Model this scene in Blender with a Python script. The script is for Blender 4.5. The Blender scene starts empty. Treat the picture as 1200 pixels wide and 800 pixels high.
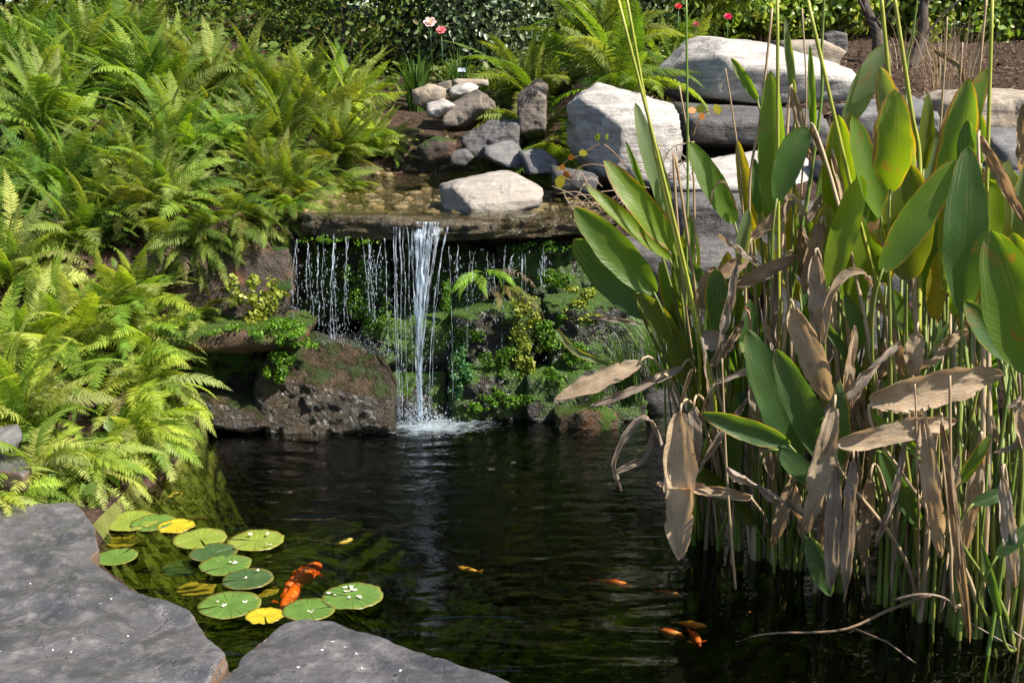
import bpy, bmesh, math, random
import numpy as np
from mathutils import Vector, Matrix, noise as mnoise

# ------------------------------------------------------------------ camera, sky, sun, exposure
SC = bpy.context.scene
COL = SC.collection
PITCH = math.radians(13.0); CAMZ = 1.5; FPX = 1400.0       # focal length in pixels of the 1200 px wide photograph
cam_d = bpy.data.cameras.new('camera'); cam = bpy.data.objects.new('camera', cam_d); COL.objects.link(cam)
cam_d.sensor_width = 36.0; cam_d.lens = 36.0*FPX/1200.0; cam_d.clip_start = 0.05; cam_d.clip_end = 500
cam.location = (0, 0, CAMZ); cam.rotation_euler = (math.radians(90)-PITCH, 0, 0)
SC.camera = cam
SUN = Vector((0.74, -0.32, 0.92)).normalized()               # direction towards the sun
w = bpy.data.worlds.new('World'); SC.world = w; w.use_nodes = True
nt = w.node_tree; nt.nodes.clear()
sky = nt.nodes.new('ShaderNodeTexSky'); sky.sky_type = 'NISHITA'; sky.sun_disc = False
sky.sun_elevation = math.asin(SUN.z); sky.sun_rotation = math.atan2(SUN.x, SUN.y)
bg = nt.nodes.new('ShaderNodeBackground'); bg.inputs['Strength'].default_value = 0.085
wo = nt.nodes.new('ShaderNodeOutputWorld')
nt.links.new(sky.outputs[0], bg.inputs[0]); nt.links.new(bg.outputs[0], wo.inputs[0])
sl = bpy.data.lights.new('sun', 'SUN'); sl.energy = 5.0; sl.angle = math.radians(0.53); sl.color = (1.0, 0.93, 0.82)
so = bpy.data.objects.new('sun', sl); COL.objects.link(so)
so.rotation_euler = SUN.to_track_quat('Z', 'Y').to_euler(); so.location = (4, -2, 8)
SC.view_settings.view_transform = 'Standard'; SC.view_settings.look = 'None'
SC.view_settings.gamma = 1.0; SC.view_settings.exposure = 1.25; SC.view_settings.use_curve_mapping = False
SC.cycles.use_denoising = True
SC.cycles.max_bounces = 10; SC.cycles.transparent_max_bounces = 12
SC.cycles.diffuse_bounces = 3; SC.cycles.glossy_bounces = 3; SC.cycles.transmission_bounces = 4
SC.cycles.caustics_reflective = False; SC.cycles.caustics_refractive = False
SC.cycles.sample_clamp_indirect = 6.0

# ------------------------------------------------------------------ pixels of the photograph to points in the place
CF = Vector((0, math.cos(PITCH), -math.sin(PITCH))); CU = Vector((0, math.sin(PITCH), math.cos(PITCH)))
CAM = Vector((0, 0, CAMZ))
def ray(px, py): return CF + Vector((1, 0, 0))*((px-600)/FPX) - CU*((py-400)/FPX)
def aty(px, py, Y):
    r = ray(px, py); return CAM + r*(Y/r.y)
def atz(px, py, Z=0.0):
    r = ray(px, py); return CAM + r*((Z-CAMZ)/r.z)
def lerp(a, b, t): return a+(b-a)*t
def sstep(a, b, x):
    t = np.clip((x-a)/(b-a), 0, 1); return t*t*(3-2*t)

# ------------------------------------------------------------------ object helpers
def tag(o, label=None, cat=None, group=None, kind=None):
    if label: o['label'] = label
    if cat: o['category'] = cat
    if group: o['group'] = group
    if kind: o['kind'] = kind
    return o
def thing(name, label, cat, loc=(0, 0, 0), group=None):
    o = bpy.data.objects.new(name, None); COL.objects.link(o); o.location = loc
    o.empty_display_size = 0.05
    return tag(o, label, cat, group)
def mesh(name, verts, faces, smooth=True, uv=None):
    me = bpy.data.meshes.new(name)
    me.from_pydata([tuple(v) for v in verts], [], [tuple(f) for f in faces])
    if uv is not None:
        li = np.empty(len(me.loops), dtype=np.int32); me.loops.foreach_get('vertex_index', li)
        l = me.uv_layers.new(name='UVMap'); l.data.foreach_set('uv', np.asarray(uv, dtype=np.float32)[li].ravel())
    if smooth: me.polygons.foreach_set('use_smooth', np.ones(len(me.polygons), dtype=bool))
    me.update()
    return me
def obj(name, me, mat, parent=None, loc=None, color=None):
    o = bpy.data.objects.new(name, me); COL.objects.link(o)
    if mat is not None and len(me.materials) == 0: me.materials.append(mat)
    if parent is not None: o.parent = parent
    if loc is not None: o.location = loc
    if color is not None: o.color = (*color, 1.0)
    return o
class MB:
    """collects pieces of ONE mesh"""
    def __init__(s): s.v = []; s.f = []; s.uv = []
    def add(s, v, f, uv=None):
        k = len(s.v); s.v.extend([tuple(p) for p in v]); s.f.extend([tuple(i+k for i in q) for q in f])
        s.uv.extend(uv if uv is not None else [(0.5, 0.5)]*len(v)); return s
    def build(s, name, mat, parent=None, org=None, smooth=True, color=None):
        v = np.array(s.v, dtype=float)
        if org is None: org = parent.location if parent is not None else Vector(v.mean(axis=0))
        me = mesh(name, v-np.array(org), s.f, smooth, s.uv)
        return obj(name, me, mat, parent, None if parent is not None else org, color)
def frame(d):
    d = d.normalized(); a = Vector((0, 0, 1)) if abs(d.z) < 0.9 else Vector((1, 0, 0))
    u = d.cross(a).normalized(); return u, d.cross(u)
def tube(pts, rad, sides=6, cap=True):
    pts = [Vector(p) for p in pts]; n = len(pts); V = []; F = []; UV = []
    u0 = None
    for i, p in enumerate(pts):
        d = (pts[min(i+1, n-1)]-pts[max(i-1, 0)])
        if d.length < 1e-9: d = Vector((0, 0, 1))
        d.normalize()
        if u0 is None: u, v = frame(d)
        else:
            u = (u0-d*u0.dot(d)); u = u.normalized() if u.length > 1e-6 else frame(d)[0]; v = d.cross(u)
        u0 = u; r = rad[i] if hasattr(rad, '__len__') else rad
        for k in range(sides):
            a = 2*math.pi*k/sides
            V.append(p+u*(r*math.cos(a))+v*(r*math.sin(a))); UV.append((k/sides, i/(n-1)))
    for i in range(n-1):
        for k in range(sides):
            F.append((i*sides+k, i*sides+(k+1) % sides, (i+1)*sides+(k+1) % sides, (i+1)*sides+k))
    if cap: F.append(tuple(range(sides-1, -1, -1))); F.append(tuple((n-1)*sides+k for k in range(sides)))
    return V, F, UV
def bez(a, b, c, d, n):
    out = []
    for i in range(n):
        t = i/(n-1); s = 1-t; out.append(a*(s*s*s)+b*(3*s*s*t)+c*(3*s*t*t)+d*(t*t*t))
    return out
def polyline(pts, n):
    """smooth resampled curve through pts (Catmull-Rom)"""
    P = [Vector(p) for p in pts]
    if len(P) == 2: return [P[0].lerp(P[1], i/(n-1)) for i in range(n)]
    Q = [P[0]*2-P[1]]+P+[P[-1]*2-P[-2]]; out = []
    for i in range(n):
        t = i/(n-1)*(len(P)-1); k = min(int(t), len(P)-2); t -= k
        a, b, c, d = Q[k:k+4]
        out.append(0.5*((b*2)+(c-a)*t+(a*2-b*5+c*4-d)*t*t+(b*3-a-c*3+d)*t*t*t))
    return out

# ------------------------------------------------------------------ materials
class NT:
    def __init__(s, name):
        s.m = bpy.data.materials.new(name); s.m.use_nodes = True; s.t = s.m.node_tree; s.t.nodes.clear()
        s.out = s.n('OutputMaterial')
    def n(s, k, **kw):
        x = s.t.nodes.new('ShaderNode'+k)
        for a, b in kw.items(): setattr(x, a, b)
        return x
    def l(s, a, b): s.t.links.new(a, b)
    def setin(s, sock, v):
        if hasattr(v, 'is_output'): s.l(v, sock)
        elif isinstance(v, (tuple, list)) and len(v) == 3 and sock.type == 'RGBA': sock.default_value = (*v, 1)
        else: sock.default_value = v
    def coord(s, k='Object'): return s.n('TexCoord').outputs[k]
    def noise(s, vec, scale, detail=4, rough=0.55, dist=0.0, out='Fac'):
        x = s.n('TexNoise'); s.l(vec, x.inputs['Vector']); x.inputs['Scale'].default_value = scale
        x.inputs['Detail'].default_value = detail; x.inputs['Roughness'].default_value = rough
        x.inputs['Distortion'].default_value = dist; return x.outputs[out]
    def voro(s, vec, scale, feature='F1', out='Distance'):
        x = s.n('TexVoronoi', feature=feature); s.l(vec, x.inputs['Vector']); x.inputs['Scale'].default_value = scale
        return x.outputs[out]
    def scale(s, vec, sc):
        x = s.n('Mapping'); s.l(vec, x.inputs[0]); x.inputs['Scale'].default_value = sc; return x.outputs[0]
    def rng(s, v, a, b, c=0.0, d=1.0):
        x = s.n('MapRange'); s.l(v, x.inputs[0])
        for i, q in enumerate((a, b, c, d)): x.inputs[1+i].default_value = q
        return x.outputs[0]
    def ma(s, op, a, b=0.0, c=None):
        x = s.n('Math', operation=op); s.setin(x.inputs[0], a); s.setin(x.inputs[1], b)
        if c is not None: s.setin(x.inputs[2], c)
        return x.outputs[0]
    def mix(s, f, a, b, mode='MIX'):
        x = s.n('Mix', data_type='RGBA', blend_type=mode); s.setin(x.inputs[0], f); s.setin(x.inputs[6], a); s.setin(x.inputs[7], b)
        return x.outputs[2]
    def ramp(s, f, stops):
        x = s.n('ValToRGB'); s.l(f, x.inputs[0]); e = x.color_ramp.elements
        while len(e) < len(stops): e.new(0.5)
        for q, (p, c) in zip(e, stops): q.position = p; q.color = (*c, 1)
        return x.outputs[0]
    def bump(s, h, dist, strength=1.0, nrm=None):
        x = s.n('Bump'); s.l(h, x.inputs['Height']); x.inputs['Distance'].default_value = dist; x.inputs['Strength'].default_value = strength
        if nrm is not None: s.l(nrm, x.inputs['Normal'])
        return x.outputs[0]
    def pbsdf(s, col, rough=0.6, spec=0.5, nrm=None, **kw):
        b = s.n('BsdfPrincipled'); s.setin(b.inputs['Base Color'], col); s.setin(b.inputs['Roughness'], rough)
        b.inputs['Specular IOR Level'].default_value = spec
        if nrm is not None: s.l(nrm, b.inputs['Normal'])
        for k, v in kw.items(): s.setin(b.inputs[k.replace('_', ' ')], v)
        return b.outputs[0]
    def transl(s, col, nrm=None):
        b = s.n('BsdfTranslucent'); s.setin(b.inputs[0], col)
        if nrm is not None: s.l(nrm, b.inputs['Normal'])
        return b.outputs[0]
    def mixs(s, f, a, b):
        x = s.n('MixShader'); s.setin(x.inputs[0], f); s.l(a, x.inputs[1]); s.l(b, x.inputs[2]); return x.outputs[0]
    def done(s, sh): s.l(sh, s.out.inputs[0]); return s.m

def rock_mat(name, c1, c2, c3, rough=0.75, scale=4.0, spec=0.3, moss=0.0, mosscol=(0.05, 0.12, 0.012), wet=0.0, rust=0.0, strata=0.0, bumpd=0.012, speck=0.0, side=None, cleft=0.0):
    t = NT(name); oi = t.n('ObjectInfo').outputs['Random']
    vx = t.n('VectorMath', operation='ADD'); t.l(t.coord(), vx.inputs[0])
    cx = t.n('CombineXYZ'); m = t.ma('MULTIPLY', oi, 37.0); [t.l(m, cx.inputs[i]) for i in range(3)]; t.l(cx.outputs[0], vx.inputs[1])
    co = vx.outputs[0]
    big = t.noise(co, scale, 6, 0.62, 0.6); mid = t.noise(co, scale*4.3, 7, 0.68); fine = t.noise(co, scale*24, 5, 0.7)
    col = t.mix(t.rng(big, 0.35, 0.66), c1, c2); col = t.mix(t.rng(mid, 0.5, 0.72, 0, 0.75), col, c3)
    col = t.mix(t.rng(fine, 0.25, 0.75, 0.0, 0.45), col, t.mix(0.55, col, (0.03, 0.028, 0.025)))
    vn = t.ma('ABSOLUTE', t.ma('SUBTRACT', t.noise(co, scale*1.6, 5, 0.6, 1.2), 0.5)); crack = t.ma('MULTIPLY', t.rng(vn, 0.0, 0.03), t.rng(t.noise(co, scale*0.9, 3, 0.6, 0.5), 0.50, 0.60))
    h = t.ma('ADD', t.ma('MULTIPLY', mid, 0.7), t.ma('MULTIPLY', fine, 0.35)); h = t.ma('ADD', h, t.ma('MULTIPLY', big, 0.8))
    if strata:
        st = t.noise(t.scale(co, (1.2, 1.2, 18)), 3.0, 5, 0.6, 0.3); h = t.ma('ADD', h, t.ma('MULTIPLY', st, strata))
        col = t.mix(t.rng(st, 0.42, 0.6, 0, 0.45), col, c3)
    if speck:
        sp = t.rng(t.voro(co, scale*26), 0.0, 0.14, 1, 0); keep = t.rng(t.noise(co, scale*1.4, 3), 0.55, 0.62)
        col = t.mix(t.ma('MULTIPLY', t.ma('MULTIPLY', sp, keep), speck), col, (0.62, 0.62, 0.60))
    col = t.mix(t.ma('MULTIPLY', t.rng(vn, 0.003, 0.016, 0.6, 0.0), t.rng(t.noise(co, scale*0.9, 3, 0.6, 0.5), 0.54, 0.60)), col, t.mix(0.7, col, (0.02, 0.018, 0.016)))
    if rust:
        rs = t.rng(t.noise(co, scale*0.8, 5, 0.6, 0.4), 0.56-rust*0.25, 0.68); col = t.mix(t.ma('MULTIPLY', rs, 0.85), col, (0.24, 0.085, 0.022))
    if side:
        nz0 = t.n('SeparateXYZ'); t.l(t.n('NewGeometry').outputs['True Normal'], nz0.inputs[0])
        col = t.mix(t.rng(nz0.outputs[2], 0.35, 0.75, 0.8, 0.0), col, t.mix(big, side, tuple(q*0.5 for q in side)))
    r = t.rng(mid, 0.3, 0.7, max(rough-0.15, 0.05), min(rough+0.1, 1.0))
    if wet:
        r = t.rng(mid, 0.3, 0.7, 0.08, 0.42)
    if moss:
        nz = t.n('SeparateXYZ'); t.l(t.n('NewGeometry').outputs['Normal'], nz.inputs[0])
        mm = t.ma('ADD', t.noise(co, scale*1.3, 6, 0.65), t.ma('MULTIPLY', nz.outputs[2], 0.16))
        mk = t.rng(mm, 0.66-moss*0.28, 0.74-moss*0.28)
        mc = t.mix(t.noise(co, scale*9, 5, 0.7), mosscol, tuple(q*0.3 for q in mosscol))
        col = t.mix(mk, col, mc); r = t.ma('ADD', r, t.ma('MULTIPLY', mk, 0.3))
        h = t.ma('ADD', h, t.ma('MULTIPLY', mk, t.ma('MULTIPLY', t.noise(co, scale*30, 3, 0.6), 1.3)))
    if cleft:
        cn = t.noise(co, 2.6, 6, 0.58, 0.8); lay = t.ma('SNAP', cn, 0.07); h = t.ma('ADD', h, t.ma('MULTIPLY', lay, cleft*3.0))
        ed_ = t.rng(t.ma('ABSOLUTE', t.ma('SUBTRACT', t.ma('SUBTRACT', cn, lay), 0.035)), 0.027, 0.035, 0, 0.5); col = t.mix(ed_, col, t.mix(big, (0.24, 0.22, 0.205), (0.03, 0.028, 0.03)))
        col = t.mix(t.rng(lay, 0.42, 0.56, 0.45, 0.0), col, (0.030, 0.030, 0.036)); r = t.ma('ADD', r, t.rng(lay, 0.4, 0.6, -0.08, 0.12))
    h = t.ma('ADD', h, t.ma('MULTIPLY', crack, 0.25))
    return t.done(t.pbsdf(col, r, 0.6 if wet else spec, t.bump(h, bumpd)))

def leaf_tint_mat(name, trans=0.4, rough=0.5, spec=0.35, var=0.35, gain=(1.25, 1.25, 0.55)):
    """colour is the object's own colour, varied a little by noise; thin, lets light through"""
    t = NT(name); c = t.n('ObjectInfo').outputs['Color']
    nz = t.noise(t.coord(), 14.0, 3); c2 = t.mix(t.rng(nz, 0.3, 0.7, 0, var), c, t.mix(1.0, c, (0.55, 0.6, 0.5), 'MULTIPLY'))
    tc = t.mix(1.0, c2, gain, 'MULTIPLY')
    return t.done(t.mixs(trans, t.pbsdf(c2, rough, spec), t.transl(tc)))

def leaf_mat(name, cols, trans=0.4, rough=0.45, spec=0.4, scale=3.0):
    """one leaf cloud: colours vary from leaf to leaf by position"""
    t = NT(name); co = t.coord()
    a = t.noise(co, scale, 3); b = t.n('TexWhiteNoise', noise_dimensions='3D')
    g = t.n('NewGeometry').outputs['Random Per Island']
    f = t.ma('ADD', t.ma('MULTIPLY', a, 0.55), t.ma('MULTIPLY', g, 0.5))
    n = len(cols); c = t.ramp(t.rng(f, 0.2, 0.85), [(i/(n-1), q) for i, q in enumerate(cols)])
    return t.done(t.mixs(trans, t.pbsdf(c, rough, spec), t.transl(t.mix(1.0, c, (1.3, 1.3, 0.6), 'MULTIPLY'))))

def blade_mat(name, kind):
    """broad marsh-plant leaf; UV u across (0.5 = midrib), v from base to tip"""
    t = NT(name); uv = t.n('UVMap'); sx = t.n('SeparateXYZ'); t.l(uv.outputs[0], sx.inputs[0])
    u, v = sx.outputs[0], sx.outputs[1]; co = t.coord()
    oi = t.n('ObjectInfo'); c = oi.outputs['Color']; rnd = oi.outputs['Random']
    e = t.ma('ABSOLUTE', t.ma('SUBTRACT', u, 0.5)); e = t.ma('MULTIPLY', e, 2.0)            # 0 midrib .. 1 margin
    nz = t.noise(co, 9.0, 4, 0.6); nf = t.noise(co, 60.0, 4, 0.65)
    vc = t.n('CombineXYZ'); t.l(t.ma('MULTIPLY', t.ma('SUBTRACT', v, t.ma('MULTIPLY', e, 0.22)), 1.0), vc.inputs[0]); t.l(t.ma('MULTIPLY', u, 0.02), vc.inputs[1])
    vein = t.noise(vc.outputs[0], 75.0, 2, 0.5)
    if kind == 'green':
        col = t.mix(t.rng(nz, 0.35, 0.7, 0, 0.45), c, t.mix(1.0, c, (0.62, 0.66, 0.6), 'MULTIPLY'))
        col = t.mix(t.rng(vein, 0.4, 0.62, 0, 0.16), col, t.mix(1.0, c, (1.5, 1.3, 1.3), 'MULTIPLY'))
        rib = t.rng(e, 0.0, 0.035, 1, 0); col = t.mix(t.ma('MULTIPLY', rib, 0.35), col, (0.17, 0.22, 0.06))
        # margin going yellow then brown, worse towards the tip
        em = t.ma('ADD', e, t.ma('ADD', t.ma('MULTIPLY', t.ma('SUBTRACT', nz, 0.56), 0.85), t.ma('MULTIPLY', t.ma('POWER', v, 4.0), 0.22)))
        em = t.ma('ADD', em, t.ma('MULTIPLY', t.ma('SUBTRACT', rnd, 0.72), 0.55))
        col = t.mix(t.rng(em, 0.86, 0.98), col, (0.34, 0.27, 0.025)); col = t.mix(t.rng(em, 0.97, 1.06), col, (0.17, 0.075, 0.022))
        col = t.mix(t.rng(em, 1.06, 1.16), col, (0.34, 0.24, 0.14))
        sp = t.rng(t.voro(co, 90.0), 0.0, 0.12, 1, 0); col = t.mix(t.ma('MULTIPLY', sp, t.rng(t.noise(co, 5.0, 2), 0.5, 0.6)), col, (0.1, 0.05, 0.015))
        bl = t.rng(t.noise(co, 11.0, 5, 0.65, 0.6), 0.63, 0.69); col = t.mix(t.ma('MULTIPLY', bl, 0.75), col, (0.20, 0.13, 0.035))
        dry = t.rng(t.ma('ADD', t.noise(t.scale(uv.outputs[0], (14, 1.2, 1)), 1.0, 3), t.ma('MULTIPLY', v, 0.18)), 0.72, 0.78); col = t.mix(t.ma('MULTIPLY', dry, 0.7), col, (0.33, 0.27, 0.13))
        h = t.ma('ADD', vein, t.ma('MULTIPLY', nf, 0.15))
        hole = t.rng(t.ma('ADD', em, t.ma('MULTIPLY', t.ma('SUBTRACT', t.noise(co, 38.0, 3, 0.6), 0.5), 0.35)), 1.17, 1.18)
        return t.done(t.mixs(hole, t.mixs(0.56, t.pbsdf(col, t.rng(nz, 0.3, 0.7, 0.30, 0.48), 0.5, t.bump(h, 0.0014)), t.transl(t.mix(1.0, col, (2.3, 2.1, 0.40), 'MULTIPLY'))), t.n('BsdfTransparent').outputs[0]))
    col = t.mix(t.rng(nz, 0.3, 0.7), c, t.mix(1.0, c, (0.62, 0.55, 0.48), 'MULTIPLY'))
    col = t.mix(t.rng(vein, 0.42, 0.62, 0, 0.15), col, t.mix(1.0, c, (0.6, 0.55, 0.5), 'MULTIPLY'))
    st = t.noise(t.scale(uv.outputs[0], (38, 2.2, 1)), 1.0, 4, 0.6); col = t.mix(t.rng(st, 0.45, 0.62, 0, 0.35), col, t.mix(1.0, c, (0.5, 0.42, 0.36), 'MULTIPLY'))
    sp = t.rng(t.noise(t.scale(co, (1, 1, 1)), 75.0, 4, 0.7), 0.65, 0.70); col = t.mix(t.ma('MULTIPLY', sp, 0.8), col, (0.05, 0.035, 0.025))
    dk = t.rng(t.noise(co, 16.0, 4, 0.6), 0.62, 0.72); col = t.mix(t.ma('MULTIPLY', dk, 0.55), col, (0.11, 0.07, 0.045))
    h = t.ma('ADD', t.ma('MULTIPLY', vein, 0.3), t.ma('ADD', t.ma('MULTIPLY', nf, 0.8), t.ma('ADD', t.ma('MULTIPLY', st, 1.5), t.ma('MULTIPLY', nz, 1.8))))
    hole = t.rng(t.ma('ADD', t.ma('MULTIPLY', t.ma('POWER', e, 2.5), 0.2), t.noise(t.scale(uv.outputs[0], (4.5, 5.5, 1)), 1.0, 5, 0.62, 0.5, 'Fac') if 0 else t.noise(co, 19.0, 5, 0.62, 0.5)), 0.735, 0.74)
    return t.done(t.mixs(hole, t.mixs(0.3, t.pbsdf(col, 0.62, 0.3, t.bump(h, 0.0035)), t.transl(t.mix(1.0, col, (1.3, 1.1, 0.75), 'MULTIPLY'))), t.n('BsdfTransparent').outputs[0]))

def stalk_mat(name):
    t = NT(name); c = t.n('ObjectInfo').outputs['Color']; co = t.coord()
    n1 = t.noise(t.scale(co, (60, 60, 3)), 1.0, 4); n2 = t.noise(co, 7.0, 3)
    col = t.mix(t.rng(n1, 0.35, 0.65, 0, 0.6), c, t.mix(1.0, c, (0.5, 0.45, 0.4), 'MULTIPLY'))
    col = t.mix(t.rng(n2, 0.5, 0.7, 0, 0.6), col, t.mix(0.5, c, (0.25, 0.16, 0.07)))
    return t.done(t.pbsdf(col, 0.5, 0.4, t.bump(n1, 0.002)))

M = {}
M['white_rock'] = rock_mat('white_rock', (0.40, 0.375, 0.345), (0.20, 0.188, 0.175), (0.50, 0.465, 0.425), 0.8, 3.2, strata=0.5, speck=0.2, bumpd=0.02)
M['pale_rock'] = rock_mat('pale_rock', (0.30, 0.265, 0.225), (0.20, 0.18, 0.16), (0.37, 0.33, 0.285), 0.8, 6.0, strata=0.5, bumpd=0.012)
M['tan_rock'] = rock_mat('tan_rock', (0.30, 0.24, 0.175), (0.38, 0.33, 0.27), (0.19, 0.15, 0.11), 0.8, 4.0, strata=0.35)
M['brown_rock'] = rock_mat('brown_rock', (0.145, 0.112, 0.088), (0.21, 0.18, 0.145), (0.07, 0.058, 0.05), 0.75, 5.0, strata=0.4)
M['grey_rock'] = rock_mat('grey_rock', (0.125, 0.122, 0.12), (0.20, 0.192, 0.185), (0.065, 0.064, 0.065), 0.75, 4.5, strata=0.4)
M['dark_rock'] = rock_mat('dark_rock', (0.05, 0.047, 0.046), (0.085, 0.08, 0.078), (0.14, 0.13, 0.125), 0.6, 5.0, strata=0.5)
M['slate'] = rock_mat('slate', (0.112, 0.106, 0.110), (0.038, 0.038, 0.045), (0.21, 0.195, 0.185), 0.38, 5.0, spec=0.7, bumpd=0.006, cleft=2.2, speck=0.5, side=(0.22, 0.13, 0.075))
M['wet_ledge'] = rock_mat('wet_ledge', (0.085, 0.06, 0.025), (0.045, 0.035, 0.02), (0.16, 0.11, 0.03), 0.3, 6.0, wet=1, bumpd=0.025)
M['wet_mound'] = rock_mat('wet_mound', (0.085, 0.058, 0.030), (0.03, 0.023, 0.017), (0.14, 0.10, 0.05), 0.3, 8.0, wet=1, rust=0.0, moss=0.22, mosscol=(0.07, 0.11, 0.015), bumpd=0.04)
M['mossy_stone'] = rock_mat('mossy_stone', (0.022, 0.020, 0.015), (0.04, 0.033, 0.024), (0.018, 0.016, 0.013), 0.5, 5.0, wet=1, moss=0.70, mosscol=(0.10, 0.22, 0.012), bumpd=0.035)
M['mossy_slab'] = rock_mat('mossy_slab', (0.07, 0.045, 0.025), (0.10, 0.06, 0.03), (0.04, 0.03, 0.02), 0.5, 5.0, moss=0.5, mosscol=(0.09, 0.16, 0.015), rust=0.05, bumpd=0.02)
M['rust_stone'] = rock_mat('rust_stone', (0.05, 0.036, 0.026), (0.075, 0.056, 0.042), (0.034, 0.026, 0.021), 0.5, 5.0, rust=0.2, moss=0.3, bumpd=0.02)
M['pebble'] = rock_mat('pebble', (0.20, 0.13, 0.04), (0.10, 0.075, 0.04), (0.28, 0.22, 0.10), 0.3, 9.0, wet=1)
M['frond'] = leaf_tint_mat('frond', 0.45, 0.55, 0.25, 0.35, (1.75, 1.7, 0.45))
M['thin_leaf'] = leaf_tint_mat('thin_leaf', 0.4, 0.45, 0.35)
M['green_blade'] = blade_mat('green_blade', 'green'); M['dead_blade'] = blade_mat('dead_blade', 'dead')
M['stalk'] = stalk_mat('stalk')
M['moss'] = leaf_mat('moss', [(0.04, 0.10, 0.008), (0.09, 0.20, 0.012), (0.17, 0.32, 0.02)], 0.4, 0.5, 0.4, 9.0)
M['moss_yellow'] = leaf_mat('moss_yellow', [(0.13, 0.16, 0.015), (0.26, 0.31, 0.035), (0.42, 0.44, 0.09)], 0.4, 0.5, 0.4, 9.0)
M['moss_teal'] = leaf_mat('moss_teal', [(0.03, 0.09, 0.02), (0.06, 0.18, 0.05), (0.13, 0.28, 0.09)], 0.4, 0.4, 0.5, 9.0)
M['evergreen'] = leaf_mat('evergreen', [(0.04, 0.07, 0.03), (0.09, 0.13, 0.06), (0.20, 0.25, 0.13)], 0.25, 0.35, 0.5)
M['rose_leaf'] = leaf_mat('rose_leaf', [(0.07, 0.14, 0.025), (0.15, 0.25, 0.04), (0.28, 0.36, 0.06), (0.46, 0.44, 0.09)], 0.5, 0.4, 0.5)
M['bank_leaf'] = leaf_mat('bank_leaf', [(0.03, 0.06, 0.012), (0.07, 0.12, 0.02), (0.12, 0.18, 0.03), (0.16, 0.13, 0.05)], 0.35, 0.5, 0.35)
M['tree_leaf'] = leaf_mat('tree_leaf', [(0.03, 0.065, 0.015), (0.07, 0.13, 0.025), (0.13, 0.19, 0.035)], 0.35, 0.45, 0.35, 0.8)
M['grass'] = leaf_mat('grass', [(0.03, 0.07, 0.012), (0.06, 0.13, 0.02), (0.16, 0.20, 0.05)], 0.35, 0.45, 0.35, 2.0)
M['dry_grass'] = leaf_mat('dry_grass', [(0.20, 0.13, 0.08), (0.34, 0.25, 0.17), (0.45, 0.36, 0.26)], 0.2, 0.6, 0.3, 4.0)
M['mulch_chip'] = leaf_mat('mulch_chip', [(0.05, 0.028, 0.018), (0.10, 0.058, 0.036), (0.17, 0.11, 0.075), (0.24, 0.17, 0.12)], 0.0, 0.8, 0.2, 2.0)
def bark():
    t = NT('bark'); co = t.coord(); a = t.noise(t.scale(co, (8, 8, 1.5)), 3.0, 6, 0.7)
    return t.done(t.pbsdf(t.ramp(a, [(0.3, (0.03, 0.024, 0.02)), (0.7, (0.13, 0.105, 0.09))]), 0.85, 0.2, t.bump(a, 0.02)))
M['bark'] = bark()
def ground_mat():
    t = NT('ground'); co = t.coord(); a = t.noise(co, 1.3, 6, 0.65); b = t.noise(co, 22.0, 6, 0.75); v = t.voro(t.scale(co, (1, 2.2, 1)), 26.0)
    c = t.ramp(b, [(0.3, (0.022, 0.014, 0.010)), (0.55, (0.075, 0.045, 0.03)), (0.78, (0.17, 0.115, 0.08))])
    c = t.mix(t.rng(a, 0.5, 0.7, 0, 0.5), c, (0.035, 0.03, 0.018))
    return t.done(t.pbsdf(c, 0.9, 0.2, t.bump(t.ma('ADD', b, t.ma('MULTIPLY', v, 0.8)), 0.035)))
M['ground'] = ground_mat()
def bed_mat():
    t = NT('pond_bed'); co = t.coord(); a = t.noise(co, 3.0, 6, 0.6); b = t.voro(co, 9.0)
    c = t.ramp(a, [(0.25, (0.06, 0.072, 0.016)), (0.55, (0.10, 0.108, 0.024)), (0.85, (0.15, 0.15, 0.036))])
    return t.done(t.pbsdf(c, 0.8, 0.2, t.bump(t.ma('ADD', a, b), 0.04)))
M['pond_bed'] = bed_mat()
# ------------------------------------------------------------------ the ground: one sheet, with the pond and the stream bed cut into it
POND = np.array([(-1.32, 3.45), (-1.36, 3.9), (-1.30, 4.4), (-1.36, 4.85), (-1.42, 5.25), (-1.0, 5.62), (0.7, 5.62), (1.5, 5.5), (2.4, 5.2), (3.3, 4.6), (3.6, 3.4),
                 (3.1, 2.2), (1.8, 1.75), (0.3, 1.8), (-0.35, 2.35), (-0.72, 2.75), (-1.0, 3.1)])
def pond_sd(x, y):
    d = np.full(np.shape(x), 1e9); ins = np.zeros(np.shape(x), dtype=bool); n = len(POND)
    for i in range(n):
        a, b = POND[i], POND[(i+1) % n]; e = b-a
        t = np.clip(((x-a[0])*e[0]+(y-a[1])*e[1])/(e@e), 0, 1)
        d = np.minimum(d, np.hypot(x-a[0]-t*e[0], y-a[1]-t*e[1]))
        c = ((a[1] > y) != (b[1] > y)) & (x < e[0]*(y-a[1])/(e[1] if abs(e[1]) > 1e-9 else 1e-9)+a[0]); ins ^= c
    return np.where(ins, -d, d)
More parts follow.
